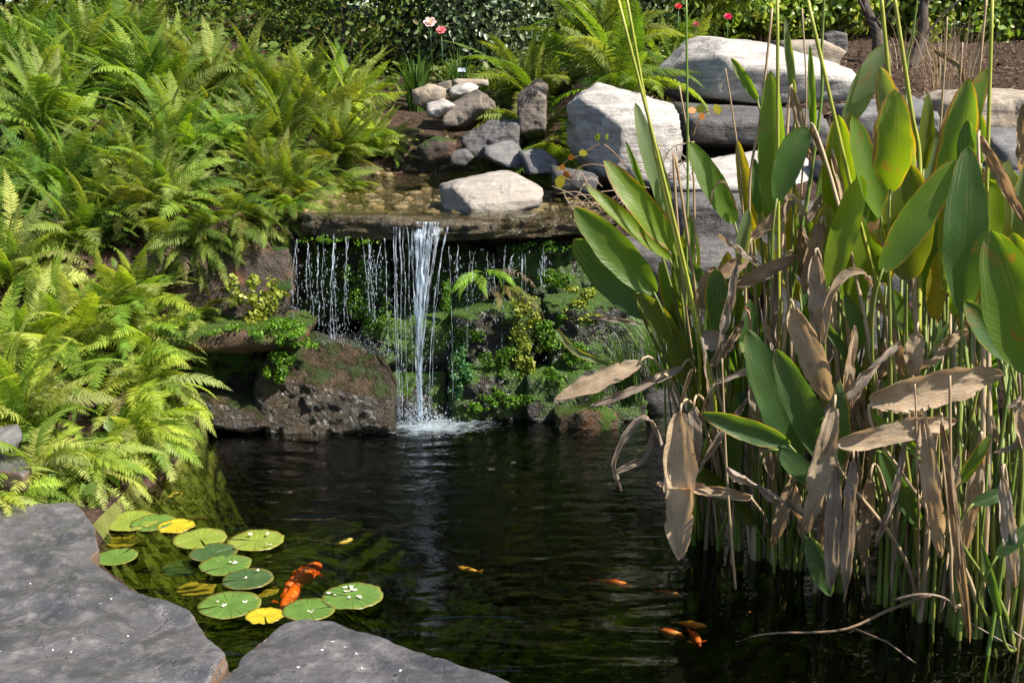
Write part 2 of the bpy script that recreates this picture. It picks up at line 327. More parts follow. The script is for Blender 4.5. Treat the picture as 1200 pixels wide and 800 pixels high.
def land(x, y):
    x = np.asarray(x, float); y = np.asarray(y, float)
    zl = 0.05+0.75*sstep(-1.35, -2.9, x)*sstep(3.1, 4.2, y)
    zb = np.interp(y, [4.4, 5.2, 5.7, 6.5, 7.3, 9, 12, 20, 90], [0.62, 0.76, 0.82, 0.90, 1.13, 1.40, 1.74, 2.2, 2.4])
    zb = zb+0.30*sstep(-0.9, -2.4, x)*sstep(4.9, 6.5, y)+0.12*sstep(0.7, 1.6, x)*sstep(8.5, 6, y)+0.30*sstep(0.22, 0.55, x)*sstep(6.55, 6.95, y)*sstep(9.5, 7.8, y)*sstep(1.0, 0.7, x)
    z = lerp(zl, zb, sstep(4.35, 5.45, y))
    cx = np.interp(y, [5.0, 6.0, 7.3], [-0.25, -0.12, 0.12]); z = z-0.12*np.exp(-((x-cx+0.1)/0.72)**4)*sstep(5.2, 5.6, y)*sstep(8.2, 7.2, y)
    z = z+0.03*np.sin(x*2.3+y*1.1)*np.sin(y*1.9-x*0.7)*sstep(4.8, 6.5, y)
    return z
def ground_z(x, y):
    sd = pond_sd(np.asarray(x, float), np.asarray(y, float)); z = land(x, y)
    return lerp(z, -0.52-0.95*sstep(-0.75, 0.25, np.asarray(x, float)+0.25*np.sin(np.asarray(y, float)*3)), sstep(0.02, -0.22, sd))
def gz(x, y): return float(ground_z(np.array([x]), np.array([y]))[0])
xs = np.concatenate([[-90, -50, -28, -16, -10, -7], np.arange(-5, 5.01, 0.07), [6, 7, 9, 13, 20, 34, 60, 90]])
ys = np.concatenate([[-30, -14, -7, -3, -1, 0, 0.6], np.arange(1.0, 13.01, 0.08), [14, 15.5, 18, 23, 32, 50, 90, 140]])
GX, GY = np.meshgrid(xs, ys); GZ = ground_z(GX, GY); nx, ny = len(xs), len(ys)
V = np.stack([GX, GY, GZ], -1).reshape(-1, 3)
F = [(j*nx+i, j*nx+i+1, (j+1)*nx+i+1, (j+1)*nx+i) for j in range(ny-1) for i in range(nx-1)]
me = mesh('ground', V, F); go = obj('ground', me, M['ground']); me.materials.append(M['pond_bed']); tag(go, kind='structure')
cz = V[np.array(F)].mean(axis=1)[:, 2]; me.polygons.foreach_set('material_index', (cz < 0.0).astype(np.int32))

# ------------------------------------------------------------------ pond water and the shallow water on the ledge
PL = atz(492, 490)                                           # where the fall meets the pond
def water_mat(name, tint, shallow=False, absorb=0.0):
    t = NT(name); co = t.coord(); sx = t.n('SeparateXYZ'); t.l(co, sx.inputs[0])
    if not shallow:
        dx = t.ma('SUBTRACT', sx.outputs[0], PL.x); dy = t.ma('SUBTRACT', sx.outputs[1], PL.y)
        d = t.ma('SQRT', t.ma('ADD', t.ma('MULTIPLY', dx, dx), t.ma('MULTIPLY', dy, dy)))
        wob = t.noise(t.scale(co, (2.2, 2.2, 1)), 1.0, 3)
        ph = t.ma('ADD', t.ma('MULTIPLY', d, 48.0), t.ma('MULTIPLY', wob, 16.0))
        rings = t.ma('MULTIPLY', t.ma('SINE', ph), t.rng(d, 0.0, 1.7, 0.0030, 0.00015))
        n1 = t.noise(t.scale(co, (3.4, 10.0, 1)), 1.0, 1.5, 0.4, 0.8); n2 = t.noise(t.scale(co, (24, 46, 1)), 1.0, 2, 0.5)
        a1 = t.ma('MULTIPLY', n1, t.rng(d, 0.1, 2.4, 0.018, 0.0085)); a2 = t.ma('MULTIPLY', n2, t.rng(d, 0.05, 1.7, 0.010, 0.0008))
        h = t.ma('ADD', rings, t.ma('ADD', a1, a2))
        ex = t.ma('DIVIDE', t.ma('SUBTRACT', sx.outputs[0], PL.x+0.05), 0.46); ey = t.ma('DIVIDE', t.ma('ADD', dy, 0.10), 0.27)
        ed = t.ma('SQRT', t.ma('ADD', t.ma('MULTIPLY', ex, ex), t.ma('MULTIPLY', ey, ey)))
        fo = t.noise(t.scale(co, (16, 26, 1)), 1.0, 6, 0.75, 1.2)
        fm = t.ma('ADD', t.rng(ed, 0.0, 1.15, 0.42, -0.16), t.ma('MULTIPLY', fo, 0.95)); fm = t.rng(fm, 0.62, 0.92, 0, 0.6)
    else:
        n1 = t.noise(t.scale(co, (16, 12, 1)), 1.0, 4, 0.6, 1.0); h = t.ma('MULTIPLY', n1, 0.016); fm = None
    nrm = t.bump(h, 1.0)
    fr = t.n('Fresnel'); fr.inputs['IOR'].default_value = 1.33 if shallow else 1.5; t.l(nrm, fr.inputs['Normal'])
    gl = t.n('BsdfGlossy'); gl.inputs['Roughness'].default_value = 0.015; t.l(nrm, gl.inputs['Normal'])
    tr = t.n('BsdfTransparent'); tr.inputs[0].default_value = (*tint, 1)
    s = t.mixs(fr.outputs[0], tr.outputs[0], gl.outputs[0])
    if fm is not None:
        s = t.mixs(fm, s, t.pbsdf((0.52, 0.62, 0.70), 0.3, 0.5, nrm))
    if absorb:
        va = t.n('VolumeAbsorption'); va.inputs[0].default_value = (0.50, 0.58, 0.22, 1); va.inputs[1].default_value = absorb; t.l(va.outputs[0], t.out.inputs[1])
    return t.done(s)
M['water'] = water_mat('water', (0.86, 0.90, 0.78), absorb=1.8); M['ledge_water'] = water_mat('ledge_water', (0.9, 0.92, 0.82), True)
wv = [(x, y, z) for z in (-1.9, 0.0) for x, y in ((-1.9, 1.2), (4.2, 1.2), (4.2, 5.9), (-1.9, 5.9))]
me = mesh('pond_water', wv, [(4, 5, 6, 7), (3, 2, 1, 0), (0, 1, 5, 4), (1, 2, 6, 5), (2, 3, 7, 6), (3, 0, 4, 7)], False)
tag(obj('pond_water', me, M['water']), kind='structure')

# ------------------------------------------------------------------ stones
_ico = {}
def ico(n):
    if n not in _ico:
        b = bmesh.new(); bmesh.ops.create_icosphere(b, subdivisions=n, radius=1.0)
        b.verts.ensure_lookup_table(); _ico[n] = (np.array([v.co[:] for v in b.verts]), [tuple(v.index for v in f.verts) for f in b.faces]); b.free()
    return _ico[n]
def fnoise(P, sc, seed, oct=4, rough=0.5):
    o = Vector((seed*3.17, seed*1.31, seed*7.7))
    return np.array([mnoise.fractal(Vector(p)*sc+o, 1.0-math.log(rough+0.01, 2)*0.0, 2.1, oct, noise_basis='PERLIN_ORIGINAL') for p in P])
def rock(name, outline, Y, depth, mat, label, cat='rock', facets=(), seed=1, sub=5, rough=0.035, group=None, top=0.35, parent=None, sharp=0.02, round_=0.92, ch=True):
    """a stone whose seen outline is the given pixel polygon at distance Y; facets = extra cut planes (nx,ny,nz,d), d in units of the half sizes"""
    P = [aty(px, py, Y) for px, py in outline]
    c = sum(P, Vector())/len(P)
    p2 = [(p.x-c.x, p.z-c.z) for p in P]; n = len(p2); R = random.Random(seed)
    area = sum(p2[i][0]*p2[(i+1) % n][1]-p2[(i+1) % n][0]*p2[i][1] for i in range(n))
    if area < 0: p2.reverse()
    hs = max(abs(q) for p in p2 for q in p)
    PLN = []
    for i in range(n):
        (x0, z0), (x1, z1) = p2[i], p2[(i+1) % n]; ex, ez = x1-x0, z1-z0; l = math.hypot(ex, ez)
        if l < 1e-6: continue
        nx_, nz_ = ez/l, -ex/l; h = nx_*x0+nz_*z0
        if h <= 0.005: continue
        ty = 0.0 if ch else R.uniform(-0.28, 0.1)
        PLN.append(((nx_, ty, nz_), h/math.sqrt(1+ty*ty)*0.97 if not ch else h))
        if not ch:
            PLN.append(((nx_, 0.9, nz_), h*0.74+depth*0.33)); continue
        for sy in (-1, 1):                                    # chamfers toward front and back
            a = R.uniform(0.55, 0.95); PLN.append(((nx_*math.cos(a), sy*math.sin(a), nz_*math.cos(a)), h*math.cos(a)+depth*0.5*math.sin(a)*R.uniform(round_-0.15, round_+0.12)))
    PLN.append(((R.uniform(-.12, .12), -1, R.uniform(-.1, .1)), depth*0.5)); PLN.append(((0, 1, 0), depth*0.5))
    for (a, b, d_, e) in facets:
        l = math.sqrt(a*a+b*b+d_*d_); PLN.append(((a/l, b/l, d_/l), e))
    D, F = ico(sub); N = np.array([q[0] for q in PLN]); N /= np.linalg.norm(N, axis=1)[:, None]; H = np.array([q[1] for q in PLN])
    dn = D@N.T; rr = np.where(dn > 1e-4, H/np.maximum(dn, 1e-4), 1e9)
    r = (-1/ (sharp*0+22/hs))*0 + rr.min(axis=1)
    k = 75.0/hs; r = -np.log(np.exp(-k*(rr-r[:, None])).sum(axis=1))/k + r    # softly rounded edges
    r = np.maximum(r, 0.15*rr.min(axis=1))
    Vv = D*r[:, None]
    nz_ = fnoise(Vv/hs, 1.7, seed, 5); n2 = fnoise(Vv/hs, 7.0, seed+9, 4)
    rid = np.abs(fnoise(Vv/hs*np.array([1, 1, 2.2]), 2.4, seed+4, 3))
    n3 = fnoise(Vv/hs*np.array([1, 1, 2.0]), 3.3, seed+21, 3); stp = np.floor(n3*5)/5-n3*0.6
    Vv = Vv*(1+rough*1.9*nz_+rough*1.1*n2+rough*0.9*stp-rough*1.5*np.maximum(0, 0.16-rid)*4)[:, None]
    me = mesh(name, Vv, F)
    o = obj(name, me, mat, None, c)
    if label: tag(o, label, cat, group)
    return o
TOPC = lambda t=0.3, y=-0.45: (0.05, y, 0.9, t)

# ledge slab of the fall (long flat stone), its lip towards the viewer
def slab(name, poly, ztop, thick, mat, label, cat, seed=1, n=220, rings=26, edge=0.02, relief=0.008, group=None, tiltx=0.0, tilty=0.0):
    P = np.array(poly, float); c = P.mean(axis=0); m = len(P)
    seg = np.hypot(*(np.roll(P, -1, 0)-P).T); cum = np.concatenate([[0], np.cumsum(seg)]); B = []
    for i in range(n):
        s = cum[-1]*i/n; k = min(np.searchsorted(cum, s, 'right')-1, m-1); B.append(P[k]+(P[(k+1) % m]-P[k])*((s-cum[k])/seg[k]))
    B = np.array(B); B = (np.roll(B, 1, 0)+2*B+np.roll(B, -1, 0))/4
    nn = fnoise(np.c_[B, np.zeros(n)], 3.0, seed, 4); n2 = fnoise(np.c_[B, np.zeros(n)], 14.0, seed+3, 3)
    d = B-c; L = np.linalg.norm(d, axis=1)[:, None]; B = B+d/L*(edge*1.6*nn+edge*0.6*n2)[:, None]
    V = []; F = []
    def ringz(XY, zo, jit): return np.c_[XY, np.zeros(len(XY))+zo+jit]
    def relf(XY):
        a = fnoise(np.c_[XY, np.zeros(len(XY))], 2.2, seed+5, 5); b = fnoise(np.c_[XY*np.array([1.0, 1.6]), np.zeros(len(XY))], 6.0, seed+7, 4)
        st = np.floor((a+b*0.5)*5)/5                              # cleft layers
        return relief*(a*1.0+st*0.25+0.6*b)
    for j in range(1, rings+1):
        f = (j/rings)**0.8; XY = c+(B-c)*f
        V.append(ringz(XY, 0.0, relf(XY)-(0.006 if j == rings else 0.0)))
    sides = 7
    for j in range(1, sides+1):
        f = j/sides; out = edge*0.5*math.sin(f*math.pi)
        jit = fnoise(np.c_[B*2.5, np.full(n, f*1.2)], 3.5, seed+11, 3)*edge*0.8+fnoise(np.c_[B*0.6, np.full(n, f*6.0)], 3.5, seed+12, 3)*edge*0.7
        XY = B+d/L*(out+jit-edge*0.5*f)[:, None]
        V.append(ringz(XY, -thick*f, 0.0))
    V = np.concatenate([np.array([[c[0], c[1], 0.0]])]+V)
    tot = rings+sides
    for i in range(n): F.append((0, 1+i, 1+(i+1) % n))
    for j in range(tot-1):
        for i in range(n): a = 1+j*n; b = a+n; F.append((a+i, b+i, b+(i+1) % n, a+(i+1) % n))
    F.append(tuple(1+(tot-1)*n+i for i in range(n))[::-1])
    V[:, 2] += (V[:, 0]-c[0])*tiltx+(V[:, 1]-c[1])*tilty
    V[:, :2] -= c
    o = obj(name, mesh(name, V, F), mat, None, (c[0], c[1], ztop)); tag(o, label, cat, group); return o
LEDGE_Z = 0.865
slab('ledge_slab', [(-0.98, 5.32), (-0.86, 5.12), (-0.62, 5.06), (-0.35, 5.02), (-0.1, 5.05), (0.08, 5.08), (0.24, 5.18), (0.40, 5.32), (0.5, 5.7), (0.42, 6.2), (-0.75, 6.2), (-1.0, 5.8)],
     LEDGE_Z, 0.09, M['wet_ledge'], 'wet brown stone ledge that the waterfall spills over', 'stone ledge', 3, 320, 30, 0.040, 0.012)
V = []; F = []; nxl, nyl = 40, 60
for j in range(nyl):
    y = lerp(5.045, 7.6, j/(nyl-1)); cx = np.interp(y, [5.0, 6.0, 7.3, 7.7], [-0.25, -0.12, 0.12, 0.2]); hw = np.interp(y, [5.0, 5.3, 6.2, 7.6], [0.55, 0.68, 0.82, 0.75])
    for i in range(nxl):
        x = cx+hw*(2*i/(nxl-1)-1); z = 0.880+0.05*max(0, (y-6.1)/1.4)
        if y < 5.09: z -= 0.012
        V.append((x, y, z))
F = [(j*nxl+i, j*nxl+i+1, (j+1)*nxl+i+1, (j+1)*nxl+i) for j in range(nyl-1) for i in range(nxl-1)]
tag(obj('stream_water', mesh('stream_water', V, F), M['ledge_water']), kind='structure')

# pebbles in the stream: nobody could count them
def scatter_pebbles(name, n, region, mat, seed, smin=0.012, smax=0.04, flat=0.5, kind='stuff', zoff=0.0, col=None):
    R = random.Random(seed); D, F0 = ico(2); mb = MB()
    for _ in range(n):
        x, y, z = region(R); s = R.uniform(smin, smax); a = R.uniform(0, 6.28)
        sx_, sy_, sz_ = s*R.uniform(.8, 1.3), s*R.uniform(.6, 1.0), s*flat*R.uniform(.7, 1.2)
        P = D*np.array([sx_, sy_, sz_]); P = P*(1+0.12*np.sin(D*np.array([3, 4, 5])+a).sum(1))[:, None]
        ca, sa = math.cos(a), math.sin(a); P = np.c_[P[:, 0]*ca-P[:, 1]*sa+x, P[:, 0]*sa+P[:, 1]*ca+y, P[:, 2]+z+zoff]
        mb.add(P, F0)
    o = mb.build(name, mat, None, (0, 0, 0)); return tag(o, kind=kind) if kind else o
def sr(R):
    y = R.uniform(5.2, 7.4); cx = np.interp(y, [5.0, 6.0, 7.3], [-0.25, -0.12, 0.12]); x = cx+R.uniform(-0.8, 0.62)
    return x, y, (LEDGE_Z+0.004 if y < 6.2 else gz(x, y))
scatter_pebbles('stream_gravel', 620, sr, M['pebble'], 5)

# stones about the upper stream
rock('stone', [(517, 222), (530, 212), (548, 208), (600, 211), (640, 230), (636, 243), (600, 252), (562, 263), (530, 258), (518, 246)], 5.35, 0.34, M['pale_rock'],
     'pale angular stone sitting in the shallow water on the ledge', 'rock', [(0.12, -0.42, 0.9, 0.066), (0.45, -0.85, 0.05, 0.145), (-0.75, -0.62, 0.15, 0.155)], 3, 5, 0.025, ch=False)
rock('boulder', [(674, 118), (690, 106), (730, 108), (795, 128), (800, 150), (790, 205), (750, 225), (700, 212), (676, 178)], 6.2, 0.55, M['white_rock'],
     'white sunlit boulder with a shaded face, right of the hanging ferns', 'rock', [(0.08, -0.4, 0.9, 0.16), (-0.8, -0.6, 0.1, 0.2), (0.3, -0.9, 0.1, 0.24)], 7, 5, 0.025, ch=False)
rock('boulder', [(772, 92), (800, 62), (845, 44), (900, 50), (1000, 80), (1002, 108), (960, 122), (870, 126), (800, 120)], 7.3, 0.8, M['white_rock'],
     'largest pale boulder, flat topped, lying above the dark slab', 'rock', [(0.18, -0.30, 0.93, 0.17), (-0.75, -0.6, 0.3, 0.42), (0.1, -0.9, -0.35, 0.33)], 11, 5, 0.022, ch=False)
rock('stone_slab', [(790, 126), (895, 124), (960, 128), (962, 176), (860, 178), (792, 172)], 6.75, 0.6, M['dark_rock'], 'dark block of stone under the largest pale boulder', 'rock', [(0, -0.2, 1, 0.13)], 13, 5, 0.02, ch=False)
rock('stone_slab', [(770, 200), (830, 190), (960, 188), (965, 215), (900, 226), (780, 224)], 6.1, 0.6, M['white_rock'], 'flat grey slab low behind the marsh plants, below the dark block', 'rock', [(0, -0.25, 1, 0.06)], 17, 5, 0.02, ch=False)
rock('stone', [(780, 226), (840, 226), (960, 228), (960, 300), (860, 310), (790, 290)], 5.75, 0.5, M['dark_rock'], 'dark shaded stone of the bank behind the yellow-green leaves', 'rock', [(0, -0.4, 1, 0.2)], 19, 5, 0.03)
rock('stone', [(1085, 118), (1110, 106), (1180, 104), (1230, 110), (1230, 150), (1160, 154), (1090, 152)], 7.0, 0.5, M['tan_rock'], 'rough tan rock at the edge of the mulch bed', 'rock', [(0, -0.3, 1, 0.13)], 23, 5, 0.04)
rock('stone_slab', [(1148, 158), (1180, 152), (1260, 152), (1260, 200), (1200, 210), (1150, 202)], 6.2, 0.6, M['grey_rock'], 'smooth grey slab at the right edge, below the tan rock', 'rock', [(0, -0.35, 1, 0.12)], 29, 5, 0.02)
rock('stone', [(985, 125), (1080, 112), (1090, 160), (1070, 190), (990, 190)], 6.7, 0.5, M['grey_rock'], 'grey stone behind the tall leaves, left of the tan rock', 'rock', [(0, -0.3, 1, 0.17)], 31, 5, 0.03)
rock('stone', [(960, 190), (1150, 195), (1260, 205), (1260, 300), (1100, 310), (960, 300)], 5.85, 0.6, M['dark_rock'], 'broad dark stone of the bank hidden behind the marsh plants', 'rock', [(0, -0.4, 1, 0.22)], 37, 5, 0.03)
rock('stone', [(962, 42), (975, 36), (990, 40), (992, 64), (966, 66)], 9.0, 0.15, M['dark_rock'], 'small dark upright stone behind the largest pale boulder', 'rock', (), 39, 4, 0.04)
rock('stone', [(905, 48), (960, 46), (985, 60), (980, 80), (910, 70)], 8.2, 0.3, M['tan_rock'], 'tan stone half hidden behind the largest pale boulder', 'rock', (), 40, 4, 0.04)
rock('stone', [(516, 130), (560, 104), (572, 112), (575, 128), (545, 152), (522, 153)], 6.9, 0.35, M['brown_rock'], 'slanting brown rock on the far side of the stream', 'rock', [(-0.3, -0.6, 0.75, 0.11)], 41, 5, 0.03, ch=False)
rock('stone', [(526, 104), (545, 98), (560, 104), (550, 116), (530, 120)], 7.2, 0.2, M['white_rock'], 'small white rock resting behind the slanting brown rock', 'rock', (), 43, 4, 0.04, ch=False)
rock('stone', [(530, 92), (572, 93), (573, 101), (535, 103)], 7.5, 0.2, M['tan_rock'], 'flat tan stone topmost of the little pile beside the stream', 'rock', (), 47, 4, 0.03)
rock('stone', [(484, 106), (505, 98), (522, 104), (520, 122), (498, 128), (484, 120)], 7.0, 0.25, M['tan_rock'], 'rounded cream stone, leftmost of the little pile beside the stream', 'rock', (), 49, 4, 0.05)
rock('stone', [(500, 124), (522, 118), (535, 124), (515, 140), (500, 136)], 6.8, 0.2, M['white_rock'], 'pale stone wedged below the rounded cream stone', 'rock', (), 50, 4, 0.05, ch=False)
rock('stone', [(512, 98), (528, 94), (530, 106), (516, 110)], 7.3, 0.15, M['brown_rock'], 'small brown stone between the cream and the flat tan stones', 'rock', (), 51, 4, 0.05)
rock('stone', [(538, 160), (575, 140), (612, 142), (612, 170), (575, 186), (545, 182)], 6.75, 0.3, M['dark_rock'], 'dark layered rock at the head of the stream', 'rock', [(-0.2, -0.6, 0.75, 0.10)], 53, 5, 0.05, ch=False)
rock('stone', [(606, 112), (628, 96), (642, 104), (640, 160), (612, 164)], 6.8, 0.3, M['brown_rock'], 'upright grey-brown rock between the fern fronds', 'rock', (), 57, 5, 0.03, ch=False)
rock('stone', [(565, 172), (590, 166), (612, 176), (612, 193), (585, 195), (567, 186)], 6.5, 0.25, M['grey_rock'], 'rounded grey stone at the waterside below the dark layered rock', 'rock', [(0.2, -0.7, 0.7, 0.05)], 59, 4, 0.04, ch=False)
rock('stone', [(610, 180), (640, 178), (655, 190), (650, 204), (618, 205)], 6.35, 0.25, M['grey_rock'], 'grey-brown stone at the waterside under the hanging ferns', 'rock', [(-0.2, -0.7, 0.7, 0.05)], 61, 4, 0.04, ch=False)
rock('stone', [(528, 178), (545, 174), (556, 184), (545, 194), (528, 192)], 6.4, 0.15, M['dark_rock'], 'small wet bluish stone at the edge of the stream', 'rock', (), 67, 4, 0.04)
rock('stone', [(488, 172), (510, 160), (535, 165), (532, 182), (500, 190)], 6.45, 0.25, M['rust_stone'], 'brown stone under the fern fronds left of the stream', 'rock', (), 68, 4, 0.04)
rock('stone', [(645, 195), (700, 205), (690, 235), (650, 225)], 5.9, 0.3, M['dark_rock'], 'low dark stone at the foot of the white boulder', 'rock', (), 69, 4, 0.04)

# the wall under the ledge, every stone a thing
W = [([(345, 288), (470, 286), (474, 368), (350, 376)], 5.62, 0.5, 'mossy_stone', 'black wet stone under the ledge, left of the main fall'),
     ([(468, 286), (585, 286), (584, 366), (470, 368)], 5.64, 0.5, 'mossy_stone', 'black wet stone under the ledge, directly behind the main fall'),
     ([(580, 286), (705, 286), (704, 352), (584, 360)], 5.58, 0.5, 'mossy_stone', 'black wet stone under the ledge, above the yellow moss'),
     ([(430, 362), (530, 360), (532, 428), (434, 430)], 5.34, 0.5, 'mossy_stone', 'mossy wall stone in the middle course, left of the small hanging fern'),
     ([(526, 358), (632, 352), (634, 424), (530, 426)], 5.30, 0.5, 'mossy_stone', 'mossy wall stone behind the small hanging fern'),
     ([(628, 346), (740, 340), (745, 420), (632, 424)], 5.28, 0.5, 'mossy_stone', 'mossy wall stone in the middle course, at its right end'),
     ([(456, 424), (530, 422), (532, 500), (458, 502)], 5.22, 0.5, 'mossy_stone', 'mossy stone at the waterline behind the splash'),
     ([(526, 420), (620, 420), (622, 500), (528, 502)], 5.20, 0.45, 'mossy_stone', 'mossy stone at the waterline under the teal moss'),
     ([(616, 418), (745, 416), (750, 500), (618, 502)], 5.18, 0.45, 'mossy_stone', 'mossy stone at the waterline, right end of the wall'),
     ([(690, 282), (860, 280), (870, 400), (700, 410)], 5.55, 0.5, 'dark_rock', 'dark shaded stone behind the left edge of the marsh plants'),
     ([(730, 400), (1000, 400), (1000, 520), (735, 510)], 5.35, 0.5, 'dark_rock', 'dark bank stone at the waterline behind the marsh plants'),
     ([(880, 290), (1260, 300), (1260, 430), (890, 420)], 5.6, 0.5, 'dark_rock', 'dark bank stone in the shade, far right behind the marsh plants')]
for i, (pl, Y, dp, m, lb) in enumerate(W):
    cxp = sum(p[0] for p in pl)/4; R = random.Random(200+i)
    pl2 = []
    for k in range(4):
        a, b = pl[k], pl[(k+1) % 4]; pl2.append((a[0]+R.uniform(-4, 4), a[1]+R.uniform(-4, 4))); pl2.append(((a[0]+b[0])/2+R.uniform(-6, 6), (a[1]+b[1])/2+R.uniform(-5, 5)))
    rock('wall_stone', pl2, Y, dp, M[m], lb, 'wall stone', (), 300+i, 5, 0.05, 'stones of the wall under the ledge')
rock('wall_stone', [(205, 300), (262, 284), (345, 286), (350, 330), (340, 378), (215, 378)], 5.25, 0.45, M['rust_stone'], 'rust-stained brown stone above the mossy slab', 'wall stone', [(0.2, -0.9, 0.2, 0.19)], 331, 5, 0.03)
rock('stone_slab', [(205, 378), (260, 372), (345, 372), (368, 380), (360, 396), (290, 402), (210, 392)], 5.02, 0.5, M['mossy_slab'], 'thin mossy slab jutting out left of the fall', 'rock', (), 337, 5, 0.02)
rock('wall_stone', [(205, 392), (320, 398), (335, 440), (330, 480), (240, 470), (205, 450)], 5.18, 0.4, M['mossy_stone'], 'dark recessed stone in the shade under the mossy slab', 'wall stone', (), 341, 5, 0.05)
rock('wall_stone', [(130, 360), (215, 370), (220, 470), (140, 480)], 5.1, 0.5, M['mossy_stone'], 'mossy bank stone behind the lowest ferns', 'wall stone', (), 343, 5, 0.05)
rock('stone', [(316, 412), (345, 398), (395, 398), (440, 414), (464, 448), (466, 492), (400, 503), (318, 500), (306, 462)], 4.98, 0.40, M['wet_mound'], 'wet rounded brown rock that the left trickles splash on', 'rock', [(0.1, -0.6, 0.8, 0.15)], 347, 5, 0.04)
rock('stone', [(240, 455), (300, 468), (330, 490), (300, 500), (245, 490)], 4.9, 0.25, M['wet_mound'], 'low wet stone at the waterline left of the rounded brown rock', 'rock', (), 349, 4, 0.05)
rock('stone', [(650, 478), (700, 470), (722, 482), (722, 506), (652, 506)], 4.95, 0.2, M['mossy_slab'], 'low yellow-green mossy stone at the waterline under the tan leaf', 'rock', (), 351, 4, 0.05)

# flagstones of the rim, nearest the viewer
def pz(pts, Z): return [tuple(atz(px, py, Z)[:2]) for px, py in pts]
slab('flagstone', pz([(-260, 600), (-60, 588), (40, 585), (86, 588), (110, 612), (116, 640), (106, 660), (160, 690), (225, 716), (238, 745), (262, 764), (245, 800), (150, 900), (-300, 900)], 0.16), 0.16, 0.085, M['slate'],
     'large dark grey flagstone in the corner, with ragged edge over the pond', 'flagstone', 5, 420, 60, 0.014, 0.016, tilty=0.0)
slab('flagstone', pz([(236, 806), (270, 778), (300, 748), (330, 730), (352, 722), (385, 724), (430, 742), (500, 768), (600, 800), (700, 830), (640, 920), (300, 930)], 0.15), 0.15, 0.075, M['slate'],
     'pointed dark grey flagstone reaching into the pond beside the lily pads', 'flagstone', 9, 360, 50, 0.011, 0.013)
slab('flagstone', pz([(-120, 560), (-20, 556), (26, 560), (36, 552), (30, 538), (-10, 532), (-120, 536)], 0.22), 0.24, 0.07, M['slate'], 'small grey flagstone peeking out at the left edge under the ferns', 'flagstone', 15, 160, 20, 0.012, 0.008)
rock('stone', [(-20, 510), (8, 506), (18, 520), (12, 534), (-20, 536)], 3.85, 0.2, M['grey_rock'], 'grey stone at the left edge resting on the small flagstone', 'rock', (), 361, 4, 0.04)
slab('flagstone', pz([(-700, 640), (-280, 620), (-330, 900), (-900, 900)], 0.14), 0.12, 0.08, M['slate'], 'grey flagstone beside the large one, out past the left edge', 'flagstone', 21, 160, 16, 0.012, 0.008) if 0 else None
# ------------------------------------------------------------------ the waterfall
def fall_mat():
    t = NT('falling_water'); co = t.coord(); nz = t.noise(t.scale(co, (60, 60, 14)), 1.0, 4, 0.6)
    lw = t.n('LayerWeight'); lw.inputs['Blend'].default_value = 0.35
    tr = t.n('BsdfTransparent'); tr.inputs[0].default_value = (0.92, 0.96, 0.98, 1)
    wh = t.mixs(0.5, t.pbsdf((0.72, 0.80, 0.90), 0.06, 0.8, t.bump(nz, 0.01)), t.transl((0.8, 0.86, 0.9)))
    f = t.rng(t.ma('ADD', nz, t.ma('MULTIPLY', lw.outputs['Facing'], 0.25)), 0.44, 0.70, 0.06, 0.80)
    return t.done(t.mixs(f, tr.outputs[0], wh))
M['fall'] = fall_mat()
wf = thing('waterfall', 'white waterfall dropping from the brown ledge into the pond', 'waterfall', (PL.x, 5.0, 0))
RW = random.Random(77)
def strand(x0, x1, ya, yb, r, k, drop=0.0, Y=4.965):
    n = 70; A = aty(x0, ya, Y+0.02+(0.14 if x0 > 560 else 0)); B = aty(x1, yb, Y-0.06+(0.14 if x0 > 560 else 0)); pts = []; rad = []
    for i in range(n):
        s = i/(n-1); ph = k*7.3
        q = Vector((lerp(A.x, B.x, 1-(1-s)**2.2), lerp(A.y, B.y, min(1, s*2.5)), lerp(A.z, B.z, s)))
        q.x += 0.006*mnoise.noise(Vector((ph, s*5, 0)))+0.003*mnoise.noise(Vector((ph, s*16, 4))); q.y += 0.008*mnoise.noise(Vector((ph, s*6, 9)))
        b = mnoise.noise(Vector((ph, s*(9+8*s), 2.2)))+0.5*mnoise.noise(Vector((ph, s*30, 6)))
        rad.append(max(0.0006, r*(1-0.35*s)*(0.72+b*(0.75+drop*1.9)-drop*0.40*s))); pts.append(q)
    v, f, uv = tube(pts, rad, 7); return v, f
SD = []                                                          # x top, x bottom, y top, y bottom, radius, break-up
for x0, x1, r in [(488, 491, 6), (493, 491, 7), (498, 492, 7), (504, 493, 6), (510, 493, 5), (515, 495, 3.5), (490, 490, 5), (500, 492, 6), (496, 493, 4), (507, 494, 4)]: SD.append((x0, x1, 260, 490, r*0.00095, 0.12))
for x0, x1, r in [(461, 467, 2.4), (465, 469, 3.4), (469, 472, 3), (473, 478, 1.8), (463, 466, 1.6), (477, 485, 1.8)]: SD.append((x0, x1, 266, 488, r*0.0009, 0.45))
for x0, x1, r in [(519, 503, 3), (522, 506, 2.4), (482, 486, 4)]: SD.append((x0, x1, 270, 488, r*0.0009, 0.5))
for x0, x1, yb, r in [(346, 348, 376, 4), (349, 350, 376, 4), (358, 359, 372, 2.2), (364, 366, 380, 3), (371, 374, 384, 3), (377, 379, 388, 2), (388, 391, 400, 4.5), (391, 392, 402, 5), (395, 394, 398, 3), (402, 404, 390, 2), (408, 409, 380, 1.8),
                      (424, 431, 372, 3), (428, 434, 384, 3.6), (433, 438, 392, 3), (436, 432, 380, 2.4), (446, 447, 350, 1.8), (454, 456, 420, 2)]: SD.append((x0, x1, 280, yb, r*0.0009, 0.55))
